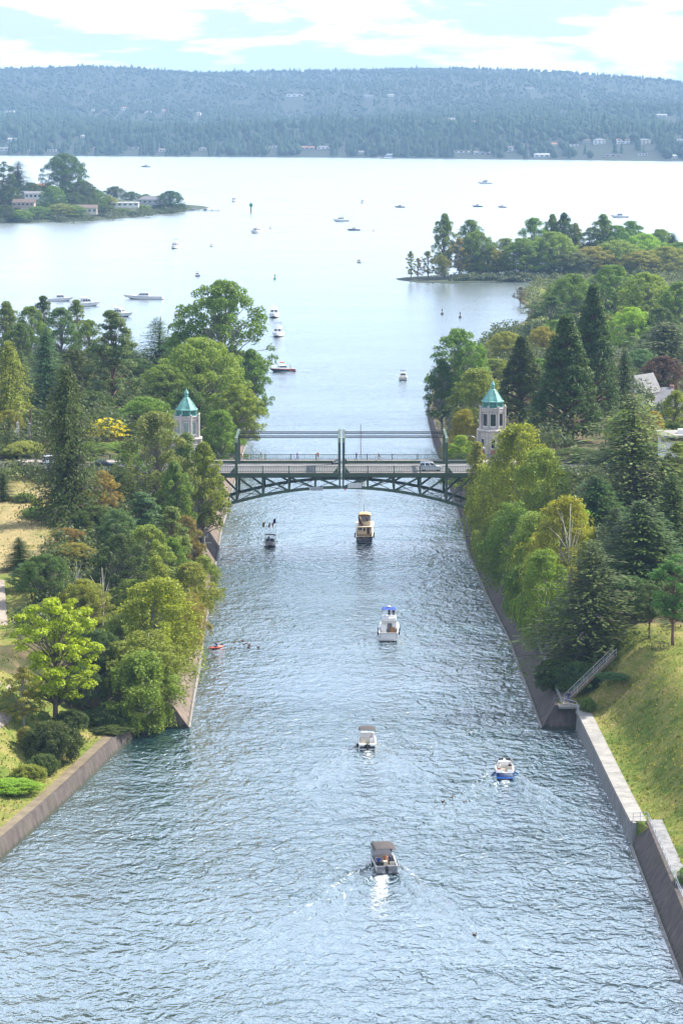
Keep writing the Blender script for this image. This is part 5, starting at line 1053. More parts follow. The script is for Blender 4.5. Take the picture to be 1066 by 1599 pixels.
def bimini(root, y0, y1, w, z, mat, post0, sag=.16, wall=.16):
    rings = []
    for yy, dz in ((y0, -.05), (y0 + (y1 - y0) * .33, .03), (y0 + (y1 - y0) * .66, .03), (y1, -.05)):
        rings.append([(w / 2 * x, yy, z + dz - sag * abs(x) ** 2.5 - (wall if abs(x) > .99 else 0)) for x in (-1.0, -.98, -.75, -.4, 0, .4, .75, .98, 1.0)])
    top = MB().loft(rings); n = len(top.v); top.add([(x, y, zz - .03) for x, y, zz in top.v], [q[::-1] for q in top.f]); cv = top.build('canopy', M[mat], root, smooth=True)
    for x in (-1, 1):
        for yy in (y0 + .05, y1 - .05):
            MB().tube([(x * w * .485, yy * .6 + post0[1] * .4 if False else yy, post0[0]), (x * w * .49, yy, z - sag)], .022, 5).build('canopy_post', M['steel rail'], root)
    return cv
def outboard(root, y, z, k=1.0, mat='motor black'):
    mb = MB(); mb.lathe([(.05, -.25), (.17, -.2), (.2, .05), (.18, .28), (.08, .36)], 10, (0, y - .1, z + .45), sq=1.5); mb.box((0, y - .1, z - .1), (.14, .26, .75), taper=1.15); mb.box((0, y + .12, z + .1), (.3, .25, .3)); mb.build('outboard_motor', M[mat], root, smooth=False)
def seat(root, x, y, z, mat='seat cream', w=.55, rz=0.0):
    mb = MB(); mb.box((x, y, z + .22), (w, .5, .16), rz); mb.box((x, y - .25, z + .52), (w, .12, .6), rz); mb.box((x, y, z + .07), (.2, .2, .16), rz); mb.build('seat', M[mat], root, bevel=.03)
def fender(root, x, y, z): MB().lathe([(.03, -.32), (.12, -.24), (.13, .2), (.04, .32)], 8, (x, y, z)).build('fender', M['rubber black'], root, smooth=True)
def rail(root, pts, h, r=.02, mat='steel rail'):
    mb = MB(); up = [(x, y, z + h) for x, y, z in pts]; mb.tube(up, r, 5)
    for p, q in zip(pts, up): mb.tube([p, q], r, 5)
    mb.build('guard_rail', M[mat], root)
WK_RG = np.random.default_rng(77)
def wake(px, py, hd, Lw, w, strong, name_lb, B=2.4, ridges=2, h=.16, Lb=6.0):
    p = at(px, py); root = empty('wake', (p.x, p.y, 0), hd, name_lb, 'wake'); root['kind'] = 'stuff'
    n = 40; V = []; D = []
    for i in range(n):
        t = i / (n - 1)
        for k in range(9):
            s = (k - 4) / 4; ww = w * (.55 + .6 * t); V.append((s * ww + .25 * math.sin(t * 9) * t, -Lb / 2 + .4 - t * Lw, .03 + .05 * (1 - t) * (1 - s * s))); D.append(strong * ((1 - t) ** .55) * (1 - abs(s) ** 2.2) - .1 * t + (.25 * max(0, 1 - t * 7)))
    F = [(i * 9 + k, i * 9 + k + 1, (i + 1) * 9 + k + 1, (i + 1) * 9 + k) for i in range(n - 1) for k in range(8)]; me = mesh_np('foam_trail', V, [q[::-1] for q in F], [M['foam']], True); at_ = me.attributes.new('dens', 'FLOAT', 'POINT'); at_.data.foreach_set('value', D); link('foam_trail', me, root)
    for s in (-1, 1):                                                    # foam curl along the hull
        V = []; D = []; m = 14
        for i in range(m):
            t = i / (m - 1); y = Lb * .35 - t * Lb * 1.9; x = s * (B * .45 + .15 + t * .62 * Lb)
            for k in range(5): q = k / 4 - .5; V.append((x + s * q * (.5 + .9 * t), y, .05 + .1 * (1 - t) * (1 - 4 * q * q))); D.append(strong * .9 * (1 - t * .9) * (1 - 4 * q * q) * min(1, t * 4))
        F = [(i * 5 + k, i * 5 + k + 1, (i + 1) * 5 + k + 1, (i + 1) * 5 + k) for i in range(m - 1) for k in range(4)]; F = F if s < 0 else [q[::-1] for q in F]; me = mesh_np('foam_curl', V, F, [M['foam']], True); a2 = me.attributes.new('dens', 'FLOAT', 'POINT'); a2.data.foreach_set('value', D); link('foam_curl', me, root)
        for r in range(ridges):
            V = []; m = 46
            for i in range(m):
                t = i / (m - 1); y = Lb * .2 - r * 6.5 - t * Lw * 1.7; x = s * (B * .45 + r * .2 + (t * Lw * 1.7) * math.tan(R(21))) + .3 * math.sin(t * 17 + r); a = h * (1 - t) ** .7 * (.8 if r else 1) * (.7 + .5 * math.sin(t * 31 + r * 2 + s))
                for k, (q, hh) in enumerate(((-1, -.03), (-.6, .25), (-.15, 1), (.25, .75), (.7, .1), (1.1, -.03))): V.append((x + s * q * (.34 + .16 * t), y, hh * a if hh > 0 else -.03))
            F = [(i * 6 + k, i * 6 + k + 1, (i + 1) * 6 + k + 1, (i + 1) * 6 + k) for i in range(m - 1) for k in range(5)]; F = F if s < 0 else [q[::-1] for q in F]; link('bow_wave', mesh_np('bow_wave', V, F, [M['lake water']], True), root)
    return root
def spot(px, py, hd, name, label, cat='boat', group=None):
    p = at(px, py); return empty(name, (p.x, p.y, 0), hd, label, cat, group), p
def on(root, x, y, z, drz=0.0):
    m = Matrix.Rotation(root.rotation_euler.z, 4, 'Z'); v = m @ Vector((x, y, z)); return root.location + v, root.rotation_euler.z + drz
# 1 aluminium cruiser with grey canopy, nearest
b, p = spot(597, 1352, R(7), 'motorboat', 'aluminium motorboat with dark grey canopy, nearest boat in the canal'); L, B = 7.4, 2.75
hull(b, L, B, .95, 1.45, 'aluminium', 'aluminium', .55, .35, floormat='grey plastic'); cabin(b, 'windscreen', .55, 2.0, 2.3, 1.9, 1.1, 2.0, .7, .1, 'aluminium', 2, 2, 0, 'tinted glass', (.3, .92))
bimini(b, -2.6, .9, 2.55, 2.75, 'canvas grey', (.95, 0)); outboard(b, -L / 2 - .05, .25, 1.1)
seat(b, -.7, -2.5, .36, 'rubber black', .9); seat(b, .75, -2.4, .36, 'seat cream', .6); seat(b, -.6, -.2, .36, 'seat cream'); seat(b, .6, -.2, .36, 'seat cream'); MB().box((0, -1.5, .75), (.7, .6, .5)).build('table', M['seat cream'], b, bevel=.03)
for x in (-1.32, 1.45): fender(b, x, -1.2, .55)
MB().box((-.8, -L / 2 - .02, .72), (.42, .03, .08)).build('lettering', M['sign ink'], b)
for x in (-.95, .95): MB().box((x, -L / 2 - .3, .2), (.7, .6, .08)).build('swim_step', M['motor black'], b)
for (x, y, z, a, ps, sh_, tr, lb, hr) in ((-.7, -1.75, .36, 0, 'sit', 'cloth blue', 'cloth black', 'person in blue shirt seated on the port side of the aluminium motorboat', 'hair fair'), (.15, -.9, .36, 2.6, 'sit', 'cloth orange', 'cloth black', 'person in orange top in the middle of the aluminium motorboat', 'hair fair'), (.7, -1.1, .36, .6, 'sit', 'cloth navy', 'cloth navy', 'person in navy clothes seated to starboard in the aluminium motorboat', 'hair dark'), (1.05, .7, .95, 0, 'sit', 'cloth navy', 'cloth grey', 'person leaning out beside the grey canopy', 'hair dark')):
    l, rz = on(b, x, y, z, a); person(ps, l, rz, sh_, tr, lb, hr)
wake(597, 1352, R(-2), 22, 1.7, .85, 'white foam wake behind the aluminium motorboat', 2.75, 2, .3, 7.4)
# 2 white runabout with canopy
b, p = spot(573, 1164, R(0), 'motorboat', 'white motorboat with dark canopy, second nearest in mid-canal'); L, B = 6.4, 2.45
hull(b, L, B, .85, 1.2, 'white gelcoat', 'white gelcoat', .55, .3); cabin(b, 'windscreen', .4, 1.6, 2.1, 1.8, 1.0, 1.7, .6, .1, 'white gelcoat', 2, 1, 0, 'tinted glass', (.3, .95)); bimini(b, -1.7, 1.0, 2.35, 2.6, 'canvas grey', (.85, 0), .12, .1)
outboard(b, -L / 2 - .05, .2); seat(b, -.55, -.6, .32, 'seat cream', .75); seat(b, .65, -.2, .32, 'white gelcoat', .6)
for x in (-.75, .75): MB().box((x, -L / 2 + .3, .75), (.8, .65, .35)).build('stern_seat', M['white gelcoat'], b, bevel=.06)
fender(b, -1.32, -1.8, .4); l, rz = on(b, .62, -.1, .32); person('sit', l, rz, 'cloth lilac', 'cloth black', 'person in lilac shirt steering the white canopied motorboat')
wake(573, 1164, 0, 13, 1.4, .6, 'low wake behind the white canopied motorboat', 2.45, 2, .28, 6.4)
# 3 blue wakeboard boat
b, p = spot(787, 1208, R(-2), 'ski_boat', 'blue and white wakeboard boat with speaker tower near the right wall'); L, B = 6.6, 2.45
hull(b, L, B, .9, 1.15, 'blue gelcoat', 'white gelcoat', .72, .3, 'white gelcoat'); cabin(b, 'windscreen', .7, 1.5, 2.1, 1.7, 1.0, 1.5, .5, .05, 'white gelcoat', 2, 1, 0, 'tinted glass', (.2, .95))
for x in (-.72, .72): MB().box((x, -L / 2 + .75, .95), (.85, 1.3, .12), taper=.95).build('sun_pad', M['aluminium'], b, bevel=.04)
MB().box((0, -L / 2 + .8, .6), (.5, .9, .1)).build('walk_through', M['teak'], b); MB().box((0, -L / 2 - .25, .28), (2.1, .6, .1)).build('swim_platform', M['blue gelcoat'], b)
mb = MB()
for x in (-1, 1): mb.tube([(x * 1.12, .2, 1.0), (x * 1.0, -.1, 1.9), (x * .75, -.25, 2.15)], .05, 6); mb.tube([(x * 1.12, 1.0, 1.0), (x * .95, .1, 2.0)], .04, 6)
mb.tube([(-.75, -.25, 2.15), (.75, -.25, 2.15)], .06, 6); mb.build('wakeboard_tower', M['steel rail'], b)
for x in (-.62, -.3, .3, .62): MB().lathe([(.05, -.16), (.15, -.12), (.15, .1), (.06, .16)], 8, (x, -.35, 2.05)).build('tower_speaker', M['motor black'], b)
for x in (-.7, .7): seat(b, x, -.6, .32, 'seat cream', .6); seat(b, x, .35, .32, 'seat cream', .6)
for (x, y, a, s1, t1, lb) in ((-.75, -.9, .4, 'cloth white', 'cloth red', 'person in white on the port bench of the wakeboard boat'), (.7, -.5, -.3, 'cloth navy', 'cloth black', 'dark-clothed person at the helm of the wakeboard boat')): l, rz = on(b, x, y, .34, a); person('sit', l, rz, s1, t1, lb)
wake(787, 1208, R(-2), 14, 1.2, .6, 'white wake behind the wakeboard boat', 2.45, 2, .28, 6.6)
# 4 white flybridge cruiser with blue canopy
b, p = spot(607, 992, R(-2), 'cabin_cruiser', 'white flybridge cruiser with blue canopy, between bridge and nearest boats'); L, B = 10.5, 3.35
hull(b, L, B, 1.35, 2.0, 'white gelcoat', 'white gelcoat', .42, .55, floormat='grey plastic'); cab = cabin(b, 'cabin', -1.6, 2.4, 2.7, 2.35, 1.3, 2.75, 1.1, .05, 'white gelcoat', 2, 3, 0, 'glass dark', (.4, .88)); cabin(b, 'flybridge', -2.2, 1.2, 2.5, 2.3, 2.75, 3.3, .4, .0, 'white gelcoat', 0, 0, 0); bimini(b, -2.1, .6, 2.3, 4.75, 'canvas blue', (3.2, 0), .08, .05)
MB().box((.15, -1.58, 1.55), (.75, .08, 1.5)).build('cabin_door', M['glass dark'], b); MB().box((.65, -1.7, 1.2), (.75, .3, .9)).build('cupboard', M['teak'], b); MB().box((-.85, -1.75, 1.4), (.9, .2, 1.5)).build('bulkhead', M['white gelcoat'], b)
panel(b, 'transom_panel', [(-1.4, -L / 2, .2), (1.4, -L / 2, .2), (1.5, -L / 2, 1.35), (-1.5, -L / 2, 1.35)], 'white gelcoat', .05, .95, .2, .85); MB().box((0, -L / 2 - .35, .22), (2.8, .7, .1)).build('swim_platform', M['grey plastic'], b)
for s in (-1, 1): MB().tube([(s * 1.15, -2.1, 2.75), (s * 1.1, -2.2, 4.6)], .03, 5).build('canopy_post', M['steel rail'], b); fender(b, s * 1.72, -2.8, .9); fender(b, s * 1.74, .2, 1.0)
MB().lathe([(.05, 0), (.32, .06), (.34, .2), (.1, .28)], 12, (0, -.6, 4.78)).build('radar_dome', M['white gelcoat'], b, smooth=True)
for x in (-.7, .1, .75): seat(b, x, -.9, 2.8, 'white gelcoat', .6)
for x, s1, lb in ((.05, 'cloth purple', 'person in purple at the flybridge wheel of the white cruiser'), (.75, 'cloth navy', 'person in navy on the flybridge of the white cruiser')): l, rz = on(b, x, -.8, 2.85); person('stand', l, rz, s1, 'cloth navy', lb)
wake(607, 992, R(-2), 12, 1.6, .35, 'small wake behind the white flybridge cruiser', 3.3, 2, .16, 10)
# 5 navy trawler with cream house
b, p = spot(569, 842, R(-1), 'trawler_yacht', 'navy-hulled trawler yacht with cream cabin and tan canvas top, just before the bridge'); L, B = 12.0, 3.6
hull(b, L, B, 1.5, 2.6, 'navy gelcoat', 'cream gelcoat', .3, .75, floormat='teak'); MB().box((0, -L / 2 - .05, .28), (3.0, .3, .1)).build('swim_platform', M['toe concrete'], b); MB().box((0, -L / 2 - .02, 1.15), (1.0, .03, .14)).build('lettering', M['flag red'], b)
cabin(b, 'cabin', -3.4, 2.6, 3.0, 2.8, 1.45, 3.1, .8, .0, 'cream gelcoat', 3, 4, 0, 'glass dark', (.45, .85)); MB().box((0, -.9, 3.15), (3.7, 7.4, .14)).build('boat_deck', M['cream gelcoat'], b, bevel=.04); bk = [(-1.5, -3.4, 1.45), (1.5, -3.4, 1.45), (1.4, -3.4, 3.1), (-1.4, -3.4, 3.1)]
panel(b, 'window', bk, 'glass dark', .1, .32, .55, .85); panel(b, 'window', bk, 'glass dark', .42, .56, .45, .85); panel(b, 'cabin_door', bk, 'dark wood', .66, .86, .05, .92)
cabin(b, 'flybridge', -3.2, 1.2, 2.5, 2.4, 3.22, 4.1, .3, .0, 'cream gelcoat', 0, 0, 0); cabin(b, 'canvas_enclosure', -2.6, .9, 2.45, 2.3, 4.1, 5.3, .2, .15, 'canvas tan', 2, 2, 2, 'tinted glass', (.08, .72)); bimini(b, -2.6, .9, 2.5, 5.55, 'canvas tan', (4.1, 0), .2, .1)
MB().lathe([(.25, -.32), (.52, -.1), (.55, .08), (.3, .3)], 12, (0, 0, 0), sq=2.4).build('dinghy', M['dark wood'], b, (-.75, -3.4, 4.15), (R(70), 0, R(90)), smooth=True)
MB().tube([(-.05, -1.5, 3.2), (-.05, -1.5, 7.4)], [.07, .04], 7).build('mast', M['grey plastic'], b)
for s in (-1, 1): fender(b, s * 1.9, -2.6, 1.5); fender(b, s * 1.88, -4.6, 1.3)
l, rz = on(b, .55, -3.0, 3.3); person('stand', l, rz, 'cloth purple', 'cloth navy', 'person in purple on the upper deck of the navy trawler')
wake(569, 842, R(-1), 8, 1.5, .2, 'faint ripples behind the navy trawler', 3.6, 1, .12, 11)
# 6 small aluminium boat coming towards us with flags
b, p = spot(422, 852, R(178), 'runabout', 'small open runabout with flags coming under the bridge towards the camera'); L, B = 5.6, 2.2
hull(b, L, B, .8, 1.15, 'aluminium', 'aluminium', .6, .3); cabin(b, 'windscreen', .4, 1.2, 1.9, 1.7, .95, 1.55, .35, .0, 'aluminium', 2, 1, 0, 'tinted glass', (.1, .95)); bimini(b, -1.3, .3, 2.0, 2.25, 'canvas maroon', (.8, 0), .14, .02); outboard(b, -L / 2 - .05, .2)
for x, z, m, w in ((-1.0, 5.3, 'flag purple', .55), (-.55, 4.6, 'flag red', .25), (.15, 4.5, 'flag red', .3), (1.2, 4.6, 'flag gold', .5)):
    fl = MB().tube([(x, -1.8, .8), (x, -1.8, z)], .02, 5).build('flag_pole', M['steel rail'], b); MB().loft([[(x + k * w / 4, -1.8 + .06 * math.sin(k * 1.5), z - .05 - .3 * k / 4), (x + k * w / 4, -1.78 + .06 * math.sin(k * 1.5), z - .95 - .3 * k / 4)] for k in range(5)]).build('flag', M[m], fl)
l, rz = on(b, .35, -.3, .3); person('stand', l, rz, 'cloth jeans', 'cloth navy', 'person standing at the wheel of the flagged runabout', 'hair fair')
wake(422, 852, R(178), 10, 1.2, .5, 'wake spreading behind the flagged runabout', 2.2, 2, .2, 5.6)
# simple cruisers out on the lake
def cruiser(px, py, hd, L, B, label, hullm='white gelcoat', fly=True, can=None, low=False, group='boats out on the lake', name='motor_yacht', accent=None):
    b, p = spot(px, py, R(hd), name, label, 'boat', group); fs, fb = (.11 * L, .16 * L) if not low else (.09 * L, .115 * L); fs, fb = max(.7, min(fs, 1.4)), max(1.0, min(fb, 2.3))
    hull(b, L, B, fs, fb, hullm, 'white gelcoat', .4, .3 * fs, accent); h = fs + (.085 if low else .15) * L
    cabin(b, 'cabin', -.16 * L, .2 * L, B * .78, B * .66, fs * 1.0, h, .12 * L if low else .07 * L, .02 * L, 'white gelcoat', 2, 3, 1, 'glass dark', (.38, .86))
    if fly: cabin(b, 'flybridge', -.2 * L, .08 * L, B * .68, B * .62, h, h + .05 * L, .03 * L, 0, 'white gelcoat', 0, 0, 0); mb = MB(); mb.tube([(-B * .3, -.16 * L, h), (-B * .26, -.18 * L, h + .12 * L), (B * .26, -.18 * L, h + .12 * L), (B * .3, -.16 * L, h)], .06, 6); mb.tube([(0, -.17 * L, h + .1 * L), (0, -.17 * L, h + .2 * L)], .04, 5); mb.build('radar_arch', M['white gelcoat'], b); 
    if can: bimini(b, -.2 * L, .04 * L, B * .66, h + (.17 * L if fly else .1 * L), can, (h, 0), .08, .05)
    MB().box((0, -L / 2 - .25, .25), (B * .8, .6, .1)).build('swim_platform', M['grey plastic'], b)
    rail(b, [(-B * .4, .2 * L, fs + (fb - fs) * .5), (-B * .24, .4 * L, fs + (fb - fs) * .85), (0, .5 * L, fb), (B * .24, .4 * L, fs + (fb - fs) * .85), (B * .4, .2 * L, fs + (fb - fs) * .5)], .6, .03)
    return b
def ripple(px, py, hd, L, lb, st=.1): wake(px, py, R(hd), L * 1.6, 1.0, st, lb, L * .28, 1, .14, L)
for a in ((629, 592, -2, 8, 2.9, 'small cruiser with tan cockpit heading out beyond the bridge', 'white gelcoat', False, 'canvas black'), (434, 525, 176, 12, 4.4, 'white cruiser with blue canopy coming in, lower of the pair beyond the trees', 'white gelcoat', True, 'canvas blue'), (428, 495, 180, 13, 4.6, 'white cruiser with black fenders coming in, upper of the pair beyond the trees', 'white gelcoat', True, None),
          (560, 410, 3, 7, 2.7, 'small boat with tan top heading out in mid-lake', 'white gelcoat', False, 'canvas tan'), (134, 478, -68, 13, 4.0, 'tall white trawler yacht moored off the left trees', 'white gelcoat', True, None), (94, 470, -78, 11, 3.4, 'low white cruiser partly hidden left of the moored trawler', 'white gelcoat', False, None),
          (187, 494, -120, 12, 3.8, 'white cruiser half hidden behind the big pine', 'white gelcoat', True, None), (277, 492, 165, 7, 2.6, 'small white boat with blue top beside the tallest tree', 'white gelcoat', False, 'canvas blue'), (274, 388, 168, 14, 4.6, 'white cruiser with dark top right of the peninsula', 'white gelcoat', True, 'canvas black'), (331, 385, 175, 6, 2.4, 'small pale boat right of the dark-topped cruiser', 'white gelcoat', False, None),
          (308, 431, 10, 7, 2.6, 'small dark-topped boat heading out left of mid-lake', 'navy gelcoat', False, 'canvas black'), (401, 364, 150, 15, 4.8, 'white cruiser crossing in mid-lake', 'white gelcoat', True, None), (366, 315, 170, 15, 4.8, 'white cruiser right of the peninsula jetty', 'white gelcoat', True, None), (532, 346, 120, 13, 4.0, 'dark-windowed cruiser in mid-lake, left of a pair', 'white gelcoat', True, 'canvas black'), (552, 360, 100, 9, 3.0, 'low dark boat in mid-lake, right of a pair', 'navy gelcoat', False, None),
          (566, 317, 170, 10, 3.4, 'tiny dark cruiser in the far middle of the lake', 'white gelcoat', True, 'canvas black'), (757, 287, 80, 17, 4.4, 'far cruiser seen from the side near the far shore', 'white gelcoat', True, None), (745, 323, 90, 9, 3, 'tiny boat on the far lake, left of two above the point', 'navy gelcoat', False, None), (784, 324, 70, 8, 3, 'tiny boat on the far lake, right of two above the point', 'navy gelcoat', False, None), (967, 340, 90, 14, 3.6, 'white boat behind the trees of the point', 'white gelcoat', False, None), (624, 324, 90, 9, 3, 'tiny dark boat in the far lake left of the point', 'navy gelcoat', False, None), (228, 261, 90, 14, 4, 'tiny boat near the far shore above the peninsula', 'navy gelcoat', True, None), (100, 340, -80, 11, 3.2, 'white boat moored below the olive tree on the peninsula', 'white gelcoat', False, None), (28, 341, -70, 12, 3.4, 'white boat moored at the left end of the peninsula', 'white gelcoat', False, None)):
    cruiser(*a[:7], fly=a[7], can=a[8])
for px, py, hd, L, lb, st in ((629, 592, -2, 16, 'V-shaped wake of the small cruiser beyond the bridge', .2), (434, 525, 176, 16, 'bow wave of the lower incoming cruiser', .1), (428, 495, 180, 14, 'bow wave of the upper incoming cruiser', .1), (560, 410, 3, 22, 'V-shaped wake of the small boat in mid-lake', .15), (308, 431, 10, 22, 'V-shaped wake of the dark-topped boat', .15), (274, 388, 168, 24, 'wake of the dark-topped cruiser', .15), (401, 364, 150, 26, 'wake of the crossing cruiser', .12), (552, 360, 100, 26, 'wake of the low dark boat', .12)): ripple(px, py, hd, L, lb, st)
b = cruiser(225, 467, 83, 17.5, 4.4, 'long sleek white motor yacht lying broadside on the lake', fly=False, low=True); bimini(b, -3.2, .8, 2.8, 4.4, 'grey plastic', (2.6, 0), .1, .05)
b = cruiser(441, 580, 108, 8.2, 3.0, 'navy tug-like boat with orange trim leaving the canal mouth', 'navy gelcoat', fly=False, name='tug_boat', accent='orange paint'); MB().box((0, .2, 3.05), (1.1, 1.4, .3)).build('life_raft', M['orange paint'], b, bevel=.08); MB().box((0, -3.2, .3), (2.7, 2.6, .16)).build('rub_rail', M['orange paint'], b)
l, rz = on(b, -.5, -2.6, .5); person('stand', l, rz, 'cloth black', 'cloth grey', 'person in the stern of the navy tug-like boat'); ripple(441, 580, 108, 12, 'churned water behind the navy tug-like boat', .2)
b = cruiser(606, 248, 95, 38, 8, 'big white vessel moored at the far shore', fly=True)
# sailing boat whose mast rises behind the bridge
def sailboat():
    p = atY(563, 800, 655); b = empty('sailing_boat', (p.x, 655, 0), R(178), 'sailing boat behind the bridge, its mast above the railing', 'boat'); hull(b, 9, 2.9, .9, 1.2, 'white gelcoat', 'white gelcoat', .4, .4); cabin(b, 'cabin', -.8, 2.2, 1.8, 1.5, .9, 1.5, .5, .1, 'white gelcoat', 0, 2, 1)
    ms = MB().tube([(0, .8, .8), (0, .8, 13.2)], [.11, .07], 8).build('mast', M['dark wood'], b); MB().tube([(0, .8, 2.4), (0, -3.2, 2.3)], .09, 6).build('boom', M['dark wood'], b); mb = MB()
    for q in ((0, 4.6, 1.2), (1.3, .5, .9), (-1.3, .5, .9), (0, -4.4, .9)): mb.tube([(0, .8, 12.6), q], .02, 4)
    mb.build('stay', M['steel rail'], ms); MB().tube([(0, .8, 2.6), (0, -1, 2.75), (0, -3, 2.5)], [.16, .2, .12], 7).build('furled_sail', M['canvas blue'], b)
sailboat()
# ------------------------------------------------------------------ railings along the south wall
def railing(name, pts, label, h=1.05, step=2.4, rails=(1.05, .6), rad=.035):
    root = empty(name, pts[0], 0, label, 'railing'); o = Vector(pts[0]); P = [Vector(p) - o for p in pts]
    for r in rails: MB().tube([(p.x, p.y, p.z + r) for p in P], rad, 5).build('rail', M['steel rail'], root)
    post = MB().tube([(0, 0, -.05), (0, 0, h)], rad, 5).mesh('post', M['steel rail'])
    for a, b in zip(P[:-1], P[1:]):
        n = max(1, round((b - a).length / step))
        for i in range(n): link('post', post, root, a.lerp(b, i / n))
    link('post', post, root, P[-1]); return root
railing('handrail', [(36.05, Y, 3.03) for Y in (262, 280, 300, 322.5)], 'galvanised handrail on the dark sloping wall at lower right')
railing('handrail', [(36.0, 323.0, 3.05), (34.4, 323.6, 2.8)], 'short railing across the near end of the pale walkway', step=.8)
railing('handrail', [(interp(Y, XR_FAR) + bat_R(Y) + .2, Y, 3.34) for Y in (388.6, 410, 440, 470, 500, 530)], 'thin handrail along the shaded wall under the birches')
railing('handrail', [(30.8, 387.0, 3.34), (32.9, 386.3, 2.85), (32.9, 383.0, 2.85)], 'railing round the corner landing of the walkway', step=1.0)
def stair():
    a, c = Vector((31.6, 388.6, 3.3)), Vector((38.6, 391.0, 9.6)); root = empty('stairway', a, 0, 'concrete stair with steel railing climbing the bank beside the cedar', 'stairway'); d = c - a; n = 34; f = Vector((d.x, d.y, 0)).normalized(); sd = Vector((-f.y, f.x, 0)); step = MB().box((0, 0, 0), (.3, 1.1, .2)).mesh('step', M['dirt'])
    for i in range(n): link('step', step, root, d * (i / n) + Vector((0, 0, .05)), (0, 0, math.atan2(f.y, f.x)))
    for s in (-1, 1):
        o = sd * s * .6; MB().tube([o + Vector((0, 0, 1.05)), d + o + Vector((0, 0, 1.05))], .032, 6).build('rail', M['steel rail'], root); MB().tube([o + Vector((0, 0, .6)), d + o + Vector((0, 0, .6))], .02, 6).build('rail', M['steel rail'], root)
        for i in range(6): p = d * (i / 5) + o; MB().tube([p + Vector((0, 0, .1)), p + Vector((0, 0, 1.05))], .028, 5).build('post', M['steel rail'], root)
stair()
person('walk', (31.9, 387.9, 3.38), R(160), 'cloth navy', 'cloth jeans', 'person in dark top at the foot of the bank stair')
person('stand', (-24.6, 545.0, 4.54), R(90), 'cloth navy', 'cloth black', 'person in navy on the landing beside the left bridge pier')
o = MB().box((32.0, 387.4, 3.12), (3.2, 2.6, .3)).build('landing', M['pale concrete']); tag(o, 'pale concrete landing where walkway and stair meet', 'path', kind='structure')
# ------------------------------------------------------------------ bridge traffic
def wheel(root, x, y, r, w=.22):
    t = MB().lathe([(r * .6, -w / 2), (r, -w / 2 + .03), (r, w / 2 - .03), (r * .6, w / 2)], 16).build('wheel', M['rubber black'], root, (x, y, r), (R(90), 0, 0)); MB().lathe([(.02, -w / 2 - .01), (r * .6, -w / 2 + .02), (r * .6, w / 2 - .02), (.02, w / 2 + .01)], 12).build('rim', M['aluminium'], t)
def car(loc, rz, paint, label, suv=True):
    root = empty('car', loc, rz, label, 'car'); L, Wd = 4.7, 1.85; hb, ht = (1.02, 1.72) if suv else (.88, 1.42)
    prof = [(-2.3, .45), (-2.35, .8), (-2.28, hb), (1.15, hb + .02), (2.1, hb - .16), (2.33, .75), (2.3, .42), (1.95, .3), (-2.0, .3)]
    mb = MB(); ring = lambda y, k: [(x * (1 if k else .985), y, z + (0 if k else -.01)) for x, z in prof]; mb.loft([ring(-Wd / 2, 0), ring(-Wd / 2 + .1, 1), ring(Wd / 2 - .1, 1), ring(Wd / 2, 0)], close=True, caps=True); mb.build('body', M[paint], root, bevel=.04)
    x0, x1, x2, x3 = (-2.2, -1.95, .35, 1.2) if suv else (-1.7, -1.0, .25, 1.15); w0, w1 = Wd / 2 - .06, Wd / 2 - .24
    c = [(x0, -w0, hb), (x3, -w0, hb), (x3, w0, hb), (x0, w0, hb), (x1, -w1, ht), (x2, -w1, ht), (x2, w1, ht), (x1, w1, ht)]; MB().hexa(c).build('cabin', M[paint], root, bevel=.05)
    for q, n in (((0, 1, 5, 4), 3), ((2, 3, 7, 6), 3), ((1, 2, 6, 5), 1), ((3, 0, 4, 7), 1)):
        for i in range(n): panel(root, 'window', [c[k] for k in q], 'glass dark', (i + .08) / n, (i + .92) / n, .14, .86)
    for x in (-1.4, 1.42):
        for y in (-Wd / 2 + .12, Wd / 2 - .12): wheel(root, x, y, .36)
    for y in (-.7, .7): MB().box((2.3, y, .72), (.1, .36, .16)).build('headlight', M['glass pale'], root); MB().box((-2.34, y, .85), (.06, .22, .26)).build('tail_light', M['lamp red'], root)
    for y in (-1, 1): MB().box((.75, y * (Wd / 2 + .06), hb + .08), (.16, .16, .12)).build('wing_mirror', M[paint], root)
    if suv:
        for y in (-.6, .6): MB().bar((-1.8, y, ht + .05), (.2, y, ht + .05), .05).build('roof_rail', M['steel rail'], root)
    return root
p = atY(672, 733, YN + 3.0); car((p.x, YN + 3.2, DZ - .135), 0, 'car silver', 'silver estate car driving right over the bridge')
p = atY(772, 726, YN + 5.0); car((p.x, YN + 5.5, DZ - .05), 0, 'car dark', 'dark car leaving the bridge among the birches', False)
for px, Y, pt, lb in ((84, 556, 'car white', 'white car parked behind the tall drooping conifer'), (160, 552, 'car dark', 'dark car on the road below the yellow-topped tree')):
    p = atY(px, 715, Y); car((p.x, Y, max(16.1, ground(p.x, Y) + .05)), R(8), pt, lb, pt == 'car white')
ZS = DZ + .035
